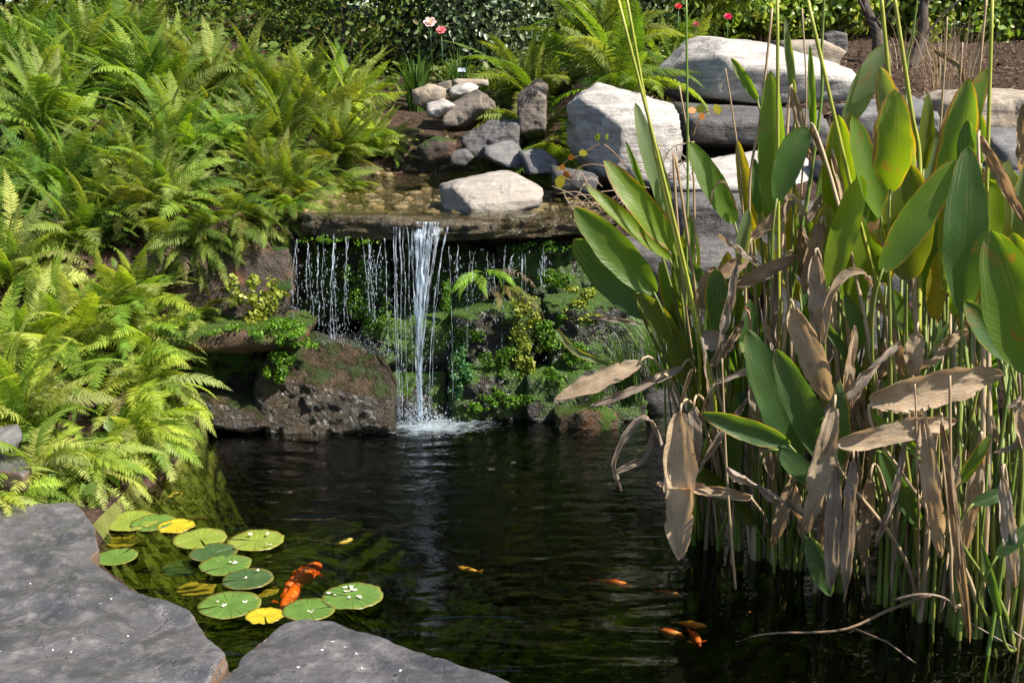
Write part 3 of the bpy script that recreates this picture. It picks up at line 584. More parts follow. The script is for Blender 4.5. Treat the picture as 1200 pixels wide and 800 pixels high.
for x0, yb, r in [(537, 330, 2), (546, 420, 1.4), (556, 360, 1.8), (569, 350, 1.4), (581, 380, 2.2), (588, 470, 1.6), (600, 340, 1.4), (612, 430, 2.6), (618, 470, 2.2), (634, 345, 2), (642, 330, 1.4), (530, 470, 1.6)]: SD.append((x0, x0+RW.uniform(-1, 1.5), 292, yb, r*0.0009, 0.8))
SD = [q if i < 16 else (q[0]+RW.gauss(0, 2.2), q[1]+RW.gauss(0, 2.2), q[2]+RW.uniform(-6, 8), q[3]-RW.uniform(0, 22)*RW.random(), q[4]*RW.uniform(0.45, 1.35), q[5]+RW.uniform(0, 0.35)) for i, q in enumerate(SD)]
# neighbouring trickles of one jet are one part
groups = [(0, 10), (10, 16), (16, 19), (19, 25), (25, 30), (30, 36)] + [(36+i, 37+i) for i in range(len(SD)-36)]
for a, b in groups:
    mb = MB()
    for k in range(a, b):
        x0, x1, ya, yb, r, dr = SD[k]; mb.add(*strand(x0, x1, ya, yb, r*(1.0 if k < 10 else 0.78), k, dr*0.7))
    mb.build('water_stream', M['fall'], wf)
# the clear sheet that slides over the lip before it breaks up
V = []; F = []; UV = []; nu, nv = 44, 40
for j in range(nv):
    s = j/(nv-1); yy = lerp(258, 400, s); xa = lerp(482, 488, 1-(1-s)**1.8); xb = lerp(520, 500, 1-(1-s)**1.8)
    for i in range(nu):
        u = i/(nu-1); p = aty(lerp(xa, xb, u), yy, lerp(5.03, 4.945, min(1, s*6)**0.7))
        p.y += 0.010*mnoise.noise(Vector((u*9, s*2.0, 1)))+0.006*mnoise.noise(Vector((u*22, s*4, 5))); p.x += 0.004*mnoise.noise(Vector((u*6, s*5, 9))); V.append(p); UV.append((u, s))
for j in range(nv-1):
    for i in range(nu-1):
        u = i/(nu-1); s = j/(nv-1)
        if mnoise.noise(Vector((u*9, s*2.2, 3)))+0.35*mnoise.noise(Vector((u*20, s*7, 7))) > 0.42-0.75*s: continue
        F.append((j*nu+i, j*nu+i+1, (j+1)*nu+i+1, (j+1)*nu+i))
MB().add(V, F, UV).build('water_sheet', M['fall'], wf)
D1, F1 = ico(1); mb = MB()
def drop(p, s, el=1.6):
    q = D1*np.array([s, s, s*el]); mb.add(q+np.array(p), F1)
for k in range(len(SD)):
    x0, x1, ya, yb, r, dr = SD[k]
    for _ in range(int(12+30*dr) if k > 9 else 20):
        s = RW.random()**0.7; xx = lerp(x0, x1, 1-(1-s)**2.2)+RW.gauss(0, 2.0+(3 if k > 9 else 2)*s); yy = lerp(ya+8, yb, s); p = aty(xx, yy, 4.95+RW.uniform(-0.06, 0.06)+(0.14 if x0 > 560 else 0))
        drop(p, RW.uniform(0.0007, 0.0019), RW.uniform(1.5, 5.0))
for _ in range(260):                                              # loose drips over the whole width
    xx = RW.uniform(345, 650); yy = RW.uniform(292, 480); drop(aty(xx, yy, 5.0+RW.uniform(-0.08, 0.06)), RW.uniform(0.0008, 0.0020), RW.uniform(1.2, 4.0))
for _ in range(1300):                                              # splash at the foot
    a = RW.gauss(0, 1); xx = 492+a*17; hgt = abs(RW.gauss(0, 1))*13*math.exp(-abs(a)*0.4); drop(aty(xx, 492-hgt+RW.uniform(0, 8), PL.y+RW.uniform(-0.12, 0.08)), RW.uniform(0.0010, 0.0034), RW.uniform(0.8, 1.6))
for _ in range(650):
    xx = RW.uniform(430, 645); hgt = abs(RW.gauss(0, 1))*7; drop(aty(xx, 488-hgt, PL.y+RW.uniform(0.0, 0.12)), RW.uniform(0.0010, 0.0026), RW.uniform(0.8, 1.6))
for _ in range(520):                                              # spray off the brown rock
    xx = RW.gauss(392, 18) if RW.random() < 0.5 else RW.gauss(440, 18); hgt = abs(RW.gauss(0, 1))*9; drop(aty(xx, 400+abs(xx-392)*0.3-hgt, 4.86+RW.uniform(-0.06, 0.06)), RW.uniform(0.0006, 0.0016), RW.uniform(0.8, 2.0))
tag(mb.build('water_droplets', M['fall'], None, (0, 0, 0)), kind='stuff')

# ------------------------------------------------------------------ ferns
def frond_mesh(name, L, e0, e1, wmax, npair, seed, droop=0.3, dry=0.0, lobes=1.0):
    R = random.Random(seed); mb = MB(); e0 = math.radians(e0); e1 = math.radians(e1)
    n = 40; P = [Vector((0, 0, 0))]; E = []; yaw = R.uniform(-0.25, 0.25)
    for i in range(n):
        t = i/n; e = e0+(e1-e0)*t**1.15; E.append(e); a = yaw*t
        P.append(P[-1]+Vector((math.cos(e)*math.cos(a), math.cos(e)*math.sin(a), math.sin(e)))*(L/n))
    E.append(E[-1])
    v, f, uv = tube(P[::2], [lerp(0.0028, 0.0006, i/(len(P[::2])-1)) for i in range(len(P[::2]))], 4); mb.add(v, f)
    for i in range(npair):
        t = 0.15+0.845*(i/(npair-1))**0.92; k = min(int(t*n), n-1); p = P[k].lerp(P[k+1], t*n-k); d = (P[k+1]-P[k]).normalized(); a = yaw*t
        up = Vector((-math.sin(E[k])*math.cos(a), -math.sin(E[k])*math.sin(a), math.cos(E[k]))); sd = up.cross(d).normalized()
        q = (t-0.15)/0.85; pl = wmax*((0.62+0.38*min(1, q/0.22)) if q < 0.3 else 1.0*(1-((q-0.3)/0.7)**1.55)**0.85 if q < 0.999 else 0)
        pl = max(pl, 0.004)
        for s in (-1, 1):
            if dry and R.random() < dry*0.3: continue
            l = pl*R.uniform(0.86, 1.08); al = math.radians(lerp(8, 42, q)+R.uniform(-7, 7)); roll = R.uniform(-0.35, 0.35)+0.15
            dr = droop*R.uniform(0.5, 1.5)+dry*R.uniform(0.2, 1.2); fw = R.uniform(0.0, 0.35)
            base = (sd*(s*math.cos(al))+d*math.sin(al)).normalized(); m = max(4, int(l/0.0085*lobes)); hw = min(l*0.13+0.0025, L/npair*0.41)*(1-0.4*dry)
            c = p.copy(); mid = [c.copy()]; dirs = []
            for j in range(m):
                u = (j+1)/m; dd = (base-up*(dr*u*u*1.3)+d*(fw*u*u)).normalized(); dirs.append(dd); c = c+dd*(l/m); mid.append(c.copy())
            V = [tuple(x) for x in mid]; F = []
            for j in range(m):
                u = j/m; ww = hw*(1-u**2.2)*(0.8 if j == 0 else 1); dd = dirs[j]; nn = dd.cross(sd*s).normalized() if abs(dd.dot(sd)) < 0.99 else up
                ac = (d-dd*d.dot(dd)); ac = ac.normalized() if ac.length > 1e-5 else up
                ac = (ac*math.cos(roll)+up*math.sin(roll)).normalized(); st = l/m
                for z in (-1, 1):
                    o1 = mid[j]+ac*(z*ww)+dd*(st*0.55)-up*(ww*0.25); o2 = mid[j]+ac*(z*ww*0.95)+dd*(st*1.15)-up*(ww*0.25)
                    b = len(V); V += [tuple(o1), tuple(o2)]
                    F.append((j, j+1, b+1, b) if z > 0 else (j, b, b+1, j+1))
            mb.add(V, F)
    return mesh(name, mb.v, mb.f, False)
FR = {'plume': [frond_mesh('frond', 0.80, 84, 24, 0.085, 34, 71+i, 0.3, 0, 0.8) for i in range(4)], 'up': [frond_mesh('frond', 0.80, 82, 5, 0.125, 28, 1+i, 0.25) for i in range(3)],
      'arch': [frond_mesh('frond', 0.78, 66, -42, 0.125, 27, 11+i, 0.35) for i in range(4)],
      'low': [frond_mesh('frond', 0.70, 34, -62, 0.12, 26, 21+i, 0.4) for i in range(4)],
      'hang': [frond_mesh('frond', 0.66, -5, -84, 0.10, 26, 31+i, 0.5) for i in range(3)],
      'dry': [frond_mesh('frond', 0.62, 20, -84, 0.085, 24, 41+i, 0.7, 0.8) for i in range(3)],
      'small': [frond_mesh('frond', 0.34, 30, -70, 0.05, 22, 51+i, 0.3, 0, 0.7) for i in range(3)]}
for k in FR:
    for m_ in FR[k]: m_.materials.append(M['frond'])
LIME = [(0.286, 0.381, 0.043), (0.346, 0.428, 0.058), (0.225, 0.334, 0.043), (0.364, 0.420, 0.102), (0.174, 0.286, 0.040), (0.311, 0.353, 0.116)]
GREEN = [(0.133, 0.227, 0.029), (0.173, 0.264, 0.035), (0.217, 0.309, 0.045), (0.086, 0.174, 0.022), (0.227, 0.281, 0.070)]
OLIVE = [(0.167, 0.215, 0.035), (0.192, 0.252, 0.045), (0.117, 0.178, 0.025), (0.227, 0.280, 0.064), (0.093, 0.159, 0.022), (0.167, 0.187, 0.045)]
BROWN = [(0.17, 0.125, 0.085), (0.12, 0.09, 0.07), (0.22, 0.17, 0.12)]
def fern(base, size, nf, mix, pal, label, seed, lean=None, spread=math.pi, group=None, dryn=0, name='fern', tilt=0.0):
    R = random.Random(seed); r = thing(name, label, 'fern', base, group)
    kinds = [k for k, n_ in mix for _ in range(n_)]
    for i in range(nf+dryn):
        dry = i >= nf; k = 'dry' if dry else R.choice(kinds); me = R.choice(FR[k])
        o = bpy.data.objects.new('frond', me); COL.objects.link(o); o.parent = r
        az = (lean if lean is not None else 0)+R.uniform(-spread, spread); s = size*R.uniform(0.6, 1.15)
        o.rotation_euler = (R.gauss(0, 0.42), R.gauss(-0.02, 0.24)+tilt, az); o.scale = (s, s*R.uniform(0.85, 1.15), s)
        o.location = (R.uniform(-.05, .05)*size, R.uniform(-.05, .05)*size, R.uniform(-0.01, 0.02))
        c = R.choice(BROWN if dry else pal); j = R.uniform(0.68, 1.22); o.color = (c[0]*j*R.uniform(0.92, 1.1), c[1]*j, c[2]*j, 1)
    return r
def at_ground(x, y, dz=0.0): return Vector((x, y, gz(x, y)+dz))
UP = [('plume', 6), ('up', 1), ('arch', 2)]; AR = [('arch', 3), ('plume', 4), ('low', 1)]; LO = [('low', 4), ('arch', 3), ('hang', 1)]; HG = [('hang', 4), ('low', 3)]
E_ = 0.0
ferns = [  # x, y, size, fronds, mix, palette, dry, lean, spread, label
 (-1.62, 3.86, 0.62, 22, LO, LIME, 1, -0.3, 1.9, 'lowest lime green fern, touching the small flagstone at the left edge'),
 (-1.56, 3.98, 0.58, 20, LO, LIME, 2, -0.1, 1.5, 'lime green fern whose frond tips droop onto the water above the lily pads'),
 (-1.47, 4.38, 0.60, 22, LO, LIME, 3, -0.2, 1.5, 'bright yellow-green fern leaning out over the water left of the dark wall'),
 (-1.78, 4.20, 0.72, 22, AR, LIME, 2, -0.4, 2.4, 'lime green fern with arching fronds just above the small flagstone'),
 (-1.50, 4.66, 0.68, 22, LO, LIME, 4, -0.2, 1.6, 'pale green fern overhanging the left end of the mossy slab'),
 (-1.95, 4.55, 0.78, 22, AR, LIME, 2, -0.4, 2.6, 'yellowish fern in the middle of the left edge'),
 (-1.62, 4.92, 0.72, 22, AR, LIME, 3, -0.3, 1.9, 'light green fern above the rust-stained stone'),
 (-2.10, 4.95, 0.80, 24, AR, LIME, 2, None, 3.2, 'pale lime fern at the left edge, highest of the lime green ones'),
 (-1.20, 5.24, 0.62, 26, LO+HG, OLIVE, 16, -1.2, 1.5, 'fern with dead brown fronds hanging beside the left end of the ledge'),
 (-1.00, 5.36, 0.50, 22, LO+HG, GREEN, 10, -0.9, 1.5, 'dark green fern spreading over the left end of the ledge'),
 (-1.60, 5.50, 0.80, 24, AR, GREEN, 5, -0.4, 2.4, 'green fern with shaded fronds in the middle of the bank'),
 (-2.10, 5.50, 0.85, 24, AR, GREEN, 2, None, 3.2, 'tall dark fern at the left edge in the upper bank'),
 (-1.20, 5.95, 0.74, 26, AR, OLIVE, 4, -0.4, 2.4, 'olive fern with fronds reaching toward the pale stone on the ledge'),
 (-0.92, 6.15, 0.58, 22, LO, OLIVE, 2, -0.3, 1.7, 'light olive fern whose fronds touch the stream'),
 (-1.72, 6.10, 0.92, 26, UP, GREEN, 3, None, 3.2, 'large fern with a bright yellow-green frond in the middle of the upper bank'),
 (-2.35, 6.10, 0.92, 24, AR, GREEN, 2, None, 3.2, 'dark fern with wide fronds at the upper left edge'),
 (-1.30, 6.60, 0.95, 28, UP, OLIVE, 2, None, 3.2, 'tall upright fern at the right of the upper bank'),
 (-0.98, 6.75, 0.78, 24, AR, OLIVE, 1, -0.2, 2.4, 'fern with long fronds hanging toward the little pile of stones'),
 (-2.00, 6.75, 1.00, 26, UP, GREEN, 2, None, 3.2, 'tall fern with feathery tips near the top of the bank'),
 (-2.70, 6.75, 1.00, 24, UP, GREEN, 1, None, 3.2, 'tall fern in the top left corner'),
 (-1.55, 7.25, 1.05, 26, UP, OLIVE, 1, None, 3.2, 'tall feathery fern at the top edge, left of the dark shrub'),
 (-2.25, 7.40, 1.05, 24, UP, OLIVE, 1, None, 3.2, 'feathery fern at the top edge between its tall neighbours'),
 (-3.00, 7.50, 1.05, 22, UP, GREEN, 1, None, 3.2, 'hindmost tall fern of the upper left corner'),
 (-1.05, 7.45, 0.95, 26, UP, LIME, 1, None, 3.2, 'light green upright fern beside the pink roses'),
 (-1.40, 5.12, 0.62, 26, LO+HG, OLIVE, 10, -1.0, 1.5, 'fern mixing green and dead fronds above the left end of the mossy slab'),
 (-1.10, 5.75, 0.70, 22, AR, OLIVE, 5, -0.5, 2.4, 'fern with pale tips just behind the left end of the ledge'),
 (-1.85, 5.75, 0.85, 22, AR, OLIVE, 4, None, 3.2, 'olive fern with purplish dead fronds in the left half of the bank'),
 (-2.45, 5.40, 0.85, 22, AR, LIME, 2, None, 3.2, 'fern with pale wide fronds high at the left edge'),
 (-1.45, 6.35, 0.85, 24, AR, GREEN, 3, None, 3.2, 'broad dark green fern behind the one with the bright yellow-green frond'),
 (-1.75, 6.95, 1.10, 26, UP, OLIVE, 1, None, 3.2, 'upright feathery fern in the middle of the top of the bank'),
 (-2.45, 7.05, 1.10, 24, UP, GREEN, 1, None, 3.2, 'upright green fern at the top, second from the left corner'),
 (-1.28, 7.05, 1.05, 24, UP, OLIVE, 1, None, 3.2, 'upright olive fern at the top right of the bank'),
 (-1.70, 3.62, 0.5, 18, LO, LIME, 1, 0.2, 1.6, 'small lime fern against the large flagstone at the left edge'),
 (-1.58, 4.80, 0.66, 22, LO, LIME, 2, -0.3, 1.8, 'light lime fern filling the slope just left of the rust-stained stone'),
 (-1.82, 4.72, 0.72, 22, AR, LIME, 2, -0.4, 2.4, 'lime fern in the middle of the left slope, behind the yellow-green one'),
 (-1.36, 5.02, 0.55, 20, LO, OLIVE, 4, -0.8, 1.5, 'olive fern drooping over the left end of the mossy slab'),
 (-1.92, 5.22, 0.78, 22, AR, GREEN, 2, None, 3.2, 'green fern above the lime ferns of the left slope'),
 (-1.70, 5.35, 0.72, 22, AR, OLIVE, 3, -0.3, 2.4, 'olive fern in the lower middle of the bank'),
 (-0.80, 7.00, 0.62, 20, AR, LIME, 0, -0.2, 2.0, 'small light fern in front of the pile of stones'),
]
RAISE = {'fern with dead brown fronds hanging beside the left end of the ledge': 0.80, 'fern mixing green and dead fronds above the left end of the mossy slab': 0.74, 'dark green fern spreading over the left end of the ledge': 0.84}
FG = 'ferns of the bank left of the waterfall'
for i, (x, y, s, n_, mx, pal, dn, ln, sp, lb) in enumerate(ferns):
    p = at_ground(x, y, -0.01)
    if lb in RAISE: p.z = RAISE[lb]
    f_ = fern(p, s*(0.70 if y > 5 else 0.78), min(int(n_*(2.9 if y > 5 else 2.4)), 78), mx, pal, lb, 500+i, ln, sp, FG, int(dn*2.4))
for ch in [c for c in COL.objects if c.parent and c.parent.get('label', '').startswith('large fern with a bright')][:4]:
    ch.color = (0.30, 0.40, 0.03, 1); ch['label'] = 'bright yellow-green frond'
back = [
 (0.34, 6.80, 0.80, 34, LO+HG, GREEN, 1, -1.6, 1.6, 'green fern hanging down between the upright grey-brown rock and the white boulder', 0.0),
 (0.60, 6.95, 0.85, 36, AR, GREEN, 0, -1.4, 2.2, 'bright fern crowning the left end of the white boulder', 0.05),
 (0.10, 7.15, 0.80, 34, LO, OLIVE, 1, -1.9, 1.8, 'olive fern drooping over the slanting brown rock', 0.0),
 (0.15, 8.0, 0.85, 34, AR, OLIVE, 1, None, 3.2, 'pale olive fern in front of the dark evergreen shrub', 0.0),
 (0.65, 8.2, 1.0, 36, UP, OLIVE, 1, None, 3.2, 'tall pale fern at the top edge behind the bright fern', 0.0),
 (1.10, 8.3, 0.85, 34, AR, GREEN, 0, None, 3.2, 'dark fern behind the two pale boulders', 0.0),
 (1.22, 9.0, 0.62, 18, AR, LIME, 0, None, 3.2, 'yellow-green fern left of the red roses at the top', 0.0)]
for i, (x, y, s, n_, mx, pal, dn, ln, sp, lb, dz) in enumerate(back):
    fern(at_ground(x, y, dz), s, n_, mx, pal, lb, 600+i, ln, sp, 'ferns behind the stream', dn)
# the little ferns growing on the wall
p = aty(566, 324, 5.0); fern(p, 0.52, 12, [('small', 1)], [(0.16, 0.30, 0.035), (0.22, 0.36, 0.045)], 'small fern hanging from the wall under the ledge, right of the main fall', 640, -1.4, 1.3, None, 1, tilt=0.15)
p = aty(588, 338, 4.98); fern(p, 0.42, 9, [('small', 1)], [(0.16, 0.19, 0.04), (0.20, 0.16, 0.06)], 'smaller yellowish fern hanging beside the small fern on the wall', 641, -1.3, 1.0, None, 2, tilt=0.2)
p = aty(640, 440, 5.0); fern(p, 0.3, 7, [('small', 1)], [(0.06, 0.13, 0.02), (0.09, 0.17, 0.03)], 'tiny dark fern low on the wall above the waterline', 642, -1.5, 1.4, None, 0)

# ------------------------------------------------------------------ clumps of small leaves
def leafcloud(n, sampler, smin, smax, R, aspect=0.55, out=None, flat=0.0, fold=0.25):
    V = []; F = []
    for _ in range(n):
        p, nrm = sampler(R); s = R.uniform(smin, smax)
        d = Vector((R.gauss(0, 1), R.gauss(0, 1), R.gauss(0, 1)))
        nn = (Vector(nrm)*1.2+d*0.7).normalized(); a = nn.cross(Vector((R.gauss(0, 1), R.gauss(0, 1), R.gauss(0, 1)))).normalized(); b = nn.cross(a)
        p = Vector(p); k = len(V); w_ = s*aspect*0.5
        V += [tuple(p), tuple(p+a*s*0.33+b*w_+nn*s*fold*0.4), tuple(p+a*s*0.75+b*w_*0.75+nn*s*fold*0.3), tuple(p+a*s-nn*s*fold*0.3), tuple(p+a*s*0.75-b*w_*0.75+nn*s*fold*0.3), tuple(p+a*s*0.33-b*w_+nn*s*fold*0.4), tuple(p+a*s*0.5)]
        F += [(k, k+6, k+2, k+1), (k+6, k+3, k+2), (k, k+5, k+4, k+6), (k+6, k+4, k+3)]
    return V, F
def ell(c, r, up=0.3, shell=0.25):
    c = Vector(c)
    def f(R):
        d = Vector((R.gauss(0, 1), R.gauss(0, 1), R.gauss(0, 1))).normalized(); k = 1-abs(R.gauss(0, shell)); k = max(k, 0.1)
        return (c.x+d.x*r[0]*k, c.y+d.y*r[1]*k, c.z+d.z*r[2]*k), (d+Vector((0, 0, up))).normalized()
    return f
def clump(name, blobs, mat, n, smin, smax, label, cat, seed, aspect=0.8, group=None):
    if seed in (5, 6, 7, 8, 9, 11, 12, 13, 14): n = int(n*1.9); smin *= 0.68; smax *= 0.66; blobs = [(c + Vector((0, 0.025, 0)), (r[0], r[1]*0.5, r[2])) for c, r in blobs]   # flat against the wet wall
    R = random.Random(seed); V = []; F = []; tot = sum(b[1][0]*b[1][2] for b in blobs)
    mb = MB()
    for c, r in blobs:
        k = 7
        for q in range(k):                                         # many uneven little cushions, not one ball
            a = R.uniform(0, 6.283); d = R.uniform(0.1, 1.15); f = R.uniform(0.22, 0.62)
            cc = Vector((c.x+math.cos(a)*d*r[0], c.y+R.uniform(-0.4, 0.8)*r[1], c.z+math.sin(a)*d*r[2]))
            mb.add(*leafcloud(max(8, int(n*r[0]*r[2]/tot/k*R.uniform(0.5, 1.5))), ell(cc, (r[0]*f, r[1]*0.7, r[2]*f*R.uniform(0.7, 1.4)), 0.3, 0.45), smin, smax, R, aspect))
    return tag(mb.build(name, mat, None), label, cat, group)
def pb(px, py, Y, rx, rz, dy=0.05): return (aty(px, py, Y-0.03), (rx*Y/FPX, dy, rz*Y/FPX))
clump('moss_clump', [pb(285, 345, 5.0, 16, 18), pb(300, 355, 4.98, 22, 24), pb(318, 342, 5.02, 14, 16), pb(296, 378, 4.93, 10, 14)], M['moss_yellow'], 900, 0.010, 0.024, 'pale yellow-green leafy clump in front of the rust-stained stone', 'moss', 1, 0.9)
clump('moss_clump', [pb(322, 388, 4.82, 26, 6, 0.10), pb(335, 380, 4.86, 22, 7, 0.1), pb(270, 384, 4.84, 40, 4, 0.10)], M['moss'], 2600, 0.006, 0.014, 'bright green moss on top of the mossy slab', 'moss', 2, 0.9)
clump('moss_clump', [pb(330, 412, 4.80, 20, 16), pb(324, 434, 4.80, 14, 18), pb(350, 402, 4.83, 18, 6)], M['moss'], 2600, 0.006, 0.014, 'bright green moss on the shoulder of the wet brown rock', 'moss', 3, 0.9)
clump('moss_clump', [pb(232, 445, 4.95, 14, 14), pb(218, 430, 4.95, 12, 10)], M['moss'], 800, 0.008, 0.018, 'green moss under the left end of the mossy slab', 'moss', 4, 0.9)
clump('moss_clump', [pb(618, 352, 5.03, 22, 14), pb(628, 372, 5.02, 20, 20), pb(622, 400, 5.02, 16, 22), pb(618, 430, 5.0, 15, 20)], M['moss_yellow'], 1700, 0.009, 0.022, 'yellow moss trailing down the wall right of the small fern', 'moss', 5, 0.9)
clump('moss_clump', [pb(534, 418, 5.0, 18, 14), pb(542, 438, 4.97, 18, 18), pb(536, 455, 4.97, 14, 12)], M['moss_teal'], 1200, 0.009, 0.02, 'teal green leafy clump low on the wall, right of the splash', 'moss', 6, 0.9)
clump('moss_clump', [pb(690, 350, 5.06, 22, 16), pb(672, 362, 5.04, 18, 12), pb(694, 372, 5.04, 20, 8)], M['moss_yellow'], 1100, 0.010, 0.024, 'light green leafy clump on the wall just left of the broad leaves', 'moss', 7, 0.9)
clump('moss_clump', [pb(655, 392, 5.02, 24, 18), pb(665, 415, 5.0, 22, 14)], M['moss'], 1400, 0.010, 0.022, 'dark green leafy clump on the wall below the light green one', 'moss', 8, 0.9)
clump('moss_clump', [pb(575, 465, 4.98, 26, 10), pb(600, 472, 4.97, 20, 8), pb(560, 480, 4.95, 16, 5)], M['moss'], 1100, 0.008, 0.018, 'wet green moss at the waterline behind the splash', 'moss', 9, 0.9)
clump('moss_clump', [pb(430, 350, 5.12, 26, 34, 0.03), pb(450, 380, 5.1, 20, 26, 0.03), pb(418, 330, 5.13, 14, 20, 0.03)], M['moss'], 1500, 0.006, 0.014, 'dark velvet moss on the wall between the two left trickles', 'moss', 10, 0.9)
clump('moss_clump', [pb(560, 395, 5.06, 26, 14, 0.04), pb(520, 360, 5.1, 12, 30, 0.03)], M['moss'], 1200, 0.006, 0.014, 'dark moss on the wall below the small hanging fern', 'moss', 11, 0.9)

clump('moss_clump', [pb(584, 420, 5.0, 20, 16, 0.04), pb(600, 440, 4.99, 16, 12, 0.04)], M['moss'], 1100, 0.007, 0.016, 'bright green moss between the teal clump and the trailing yellow moss', 'moss', 12, 0.9)
clump('moss_clump', [pb(655, 335, 5.08, 16, 14, 0.04), pb(640, 325, 5.1, 14, 8, 0.04)], M['moss'], 800, 0.008, 0.018, 'green moss high on the wall under the right part of the ledge', 'moss', 13, 0.9)
clump('moss_clump', [pb(655, 450, 4.98, 20, 14, 0.05), pb(685, 440, 5.0, 16, 12, 0.05)], M['moss'], 1000, 0.009, 0.02, 'leafy green clump at the right foot of the wall behind the tan leaf', 'moss', 14, 0.9)
clump('moss_clump', [pb(380, 281, 5.0, 26, 5, 0.03), pb(425, 284, 5.0, 18, 4, 0.03)], M['moss'], 170, 0.006, 0.014, 'green moss on the lip of the ledge above the left trickles', 'moss', 15, 0.9)
clump('moss_clump', [pb(630, 289, 5.2, 40, 4, 0.03)], M['moss'], 170, 0.006, 0.014, 'green moss on the lip of the ledge at its right end', 'moss', 16, 0.9)
# tufts of long grass at the foot of the wall, half behind the marsh plants
def tuft(name, base, n, h, spread, mat, label, cat, seed, wd=0.006, lean=(0, 0), group=None, kind=None):
    R = random.Random(seed); mb = MB()
    for _ in range(n):
        a = R.uniform(0, 6.283); r0 = R.uniform(0, spread*0.25); l = h*R.uniform(0.55, 1.1); o = R.uniform(0.1, 1.0)*spread
        p0 = Vector((math.cos(a)*r0, math.sin(a)*r0, -0.01)); tip = Vector((math.cos(a)*o+lean[0], math.sin(a)*o+lean[1], l*(1-0.35*o/max(spread, 0.01)))); mid = Vector((p0.x+(tip.x-p0.x)*0.3, p0.y+(tip.y-p0.y)*0.3, l*0.75))
        side = Vector((-math.sin(a+R.uniform(-1, 1)), math.cos(a), 0)).normalized(); V = []; F = []; ns = 6
        for j in range(ns+1):
            t = j/ns; q = p0*((1-t)**2)+mid*(2*t*(1-t))+tip*(t*t); w_ = wd*(1-t**2)*0.5+0.0002; V += [tuple(q-side*w_), tuple(q+side*w_)]
            if j: F.append((2*j-2, 2*j-1, 2*j+1, 2*j))
        mb.add(V, F)
    o = mb.build(name, mat, None, (0, 0, 0)); o.location = base
    return tag(o, label, cat, group, kind)
tuft('grass_tuft', aty(735, 470, 4.6), 130, 0.34, 0.26, M['grass'], 'tuft of fine grass at the waterline left of the marsh plants', 'grass tuft', 3, 0.005, (-0.05, -0.05))
tuft('grass_tuft', aty(775, 450, 4.5), 110, 0.36, 0.24, M['grass'], 'tuft of fine grass behind the folded tan leaf', 'grass tuft', 4, 0.005, (-0.08, -0.05))
tuft('grass_tuft', aty(700, 478, 4.9), 60, 0.16, 0.14, M['grass'], 'short grass on the yellow-green mossy stone', 'grass tuft', 5, 0.004)
# ------------------------------------------------------------------ shrubs, flowers and trees behind
def shrub(name, base, blobs, mat, n, smin, smax, label, cat, seed, stems=6, aspect=0.5, group=None, stem_r=0.012, color=None):
    R = random.Random(seed); r = thing(name, label, cat, base, group); B = Vector(base); mb = MB()
    tot = sum(b[1][0]*b[1][2]+b[1][1]*b[1][2] for b in blobs)
    for c, rr in blobs: mb.add(*leafcloud(int(n*(rr[0]*rr[2]+rr[1]*rr[2])/tot), ell(B+Vector(c), rr, 0.35, 0.33), smin, smax, R, aspect))
    mb.build('foliage', mat, r)
    for i in range(stems):
        c, rr = R.choice(blobs); t = B+Vector(c)+Vector((R.uniform(-1, 1)*rr[0]*0.6, R.uniform(-1, 1)*rr[1]*0.6, R.uniform(0, 0.8)*rr[2]))
        b0 = B+Vector((R.uniform(-.08, .08), R.uniform(-.08, .08), -0.05))
        v, f, uv = tube(bez(b0, b0.lerp(t, 0.3)+Vector((0, 0, 0.2)), b0.lerp(t, 0.7)+Vector((R.uniform(-.1, .1), 0, 0.15)), t, 9), [lerp(stem_r, stem_r*0.25, k/8) for k in range(9)], 5)
        mb = MB().add(v, f, uv); mb.build('stem', M['stalk'] if color else M['bark'], r, color=color)
    return r
def on(x, y): return (x, y, gz(x, y))
shrub('evergreen_shrub', on(-0.35, 9.6), [((0, 0, 0.75), (0.75, 0.5, 0.8)), ((-0.35, 0.1, 1.3), (0.5, 0.45, 0.6)), ((0.3, 0.1, 1.2), (0.55, 0.45, 0.6)), ((0, -0.1, 0.3), (0.65, 0.4, 0.35))], M['evergreen'], 15000, 0.035, 0.07, 'dark evergreen shrub behind the little pile of stones', 'shrub', 1, 8)
shrub('evergreen_shrub', on(0.75, 10.3), [((0, 0, 0.8), (0.8, 0.5, 0.8)), ((0.4, 0, 1.4), (0.6, 0.4, 0.6)), ((-.4, 0, 1.4), (0.5, 0.4, 0.6))], M['evergreen'], 12000, 0.035, 0.07, 'grey-green shrub behind the tall pale fern at the top edge', 'shrub', 2, 6)
shrub('leafy_shrub', on(-1.3, 9.2), [((0, 0, 0.7), (0.8, 0.5, 0.7)), ((0.2, 0.1, 1.3), (0.6, 0.4, 0.6))], M['bank_leaf'], 5000, 0.03, 0.07, 'leafy shrub behind the light green upright fern', 'shrub', 3, 6)
shrub('leafy_shrub', on(-3.0, 9.4), [((0, 0, 0.8), (1.1, 0.6, 0.9)), ((0.4, 0.1, 1.5), (0.9, 0.5, 0.7))], M['bank_leaf'], 6000, 0.04, 0.08, 'leafy shrub behind the tall ferns of the top left corner', 'shrub', 4, 6)
RB = [(1.55, 10.6, 'rose bush with red flowers above the largest pale boulder'), (2.35, 11.6, 'rose bush left of the dark leaning trunk'), (3.15, 11.9, 'rose bush between the two dark leaning trunks at the top'),
      (3.95, 12.0, 'rose bush with yellowing leaves right of the dark leaning trunks'), (4.85, 12.1, 'rose bush at the top right corner'), (5.8, 12.3, 'rose bush past the right edge of the mulch bed')]
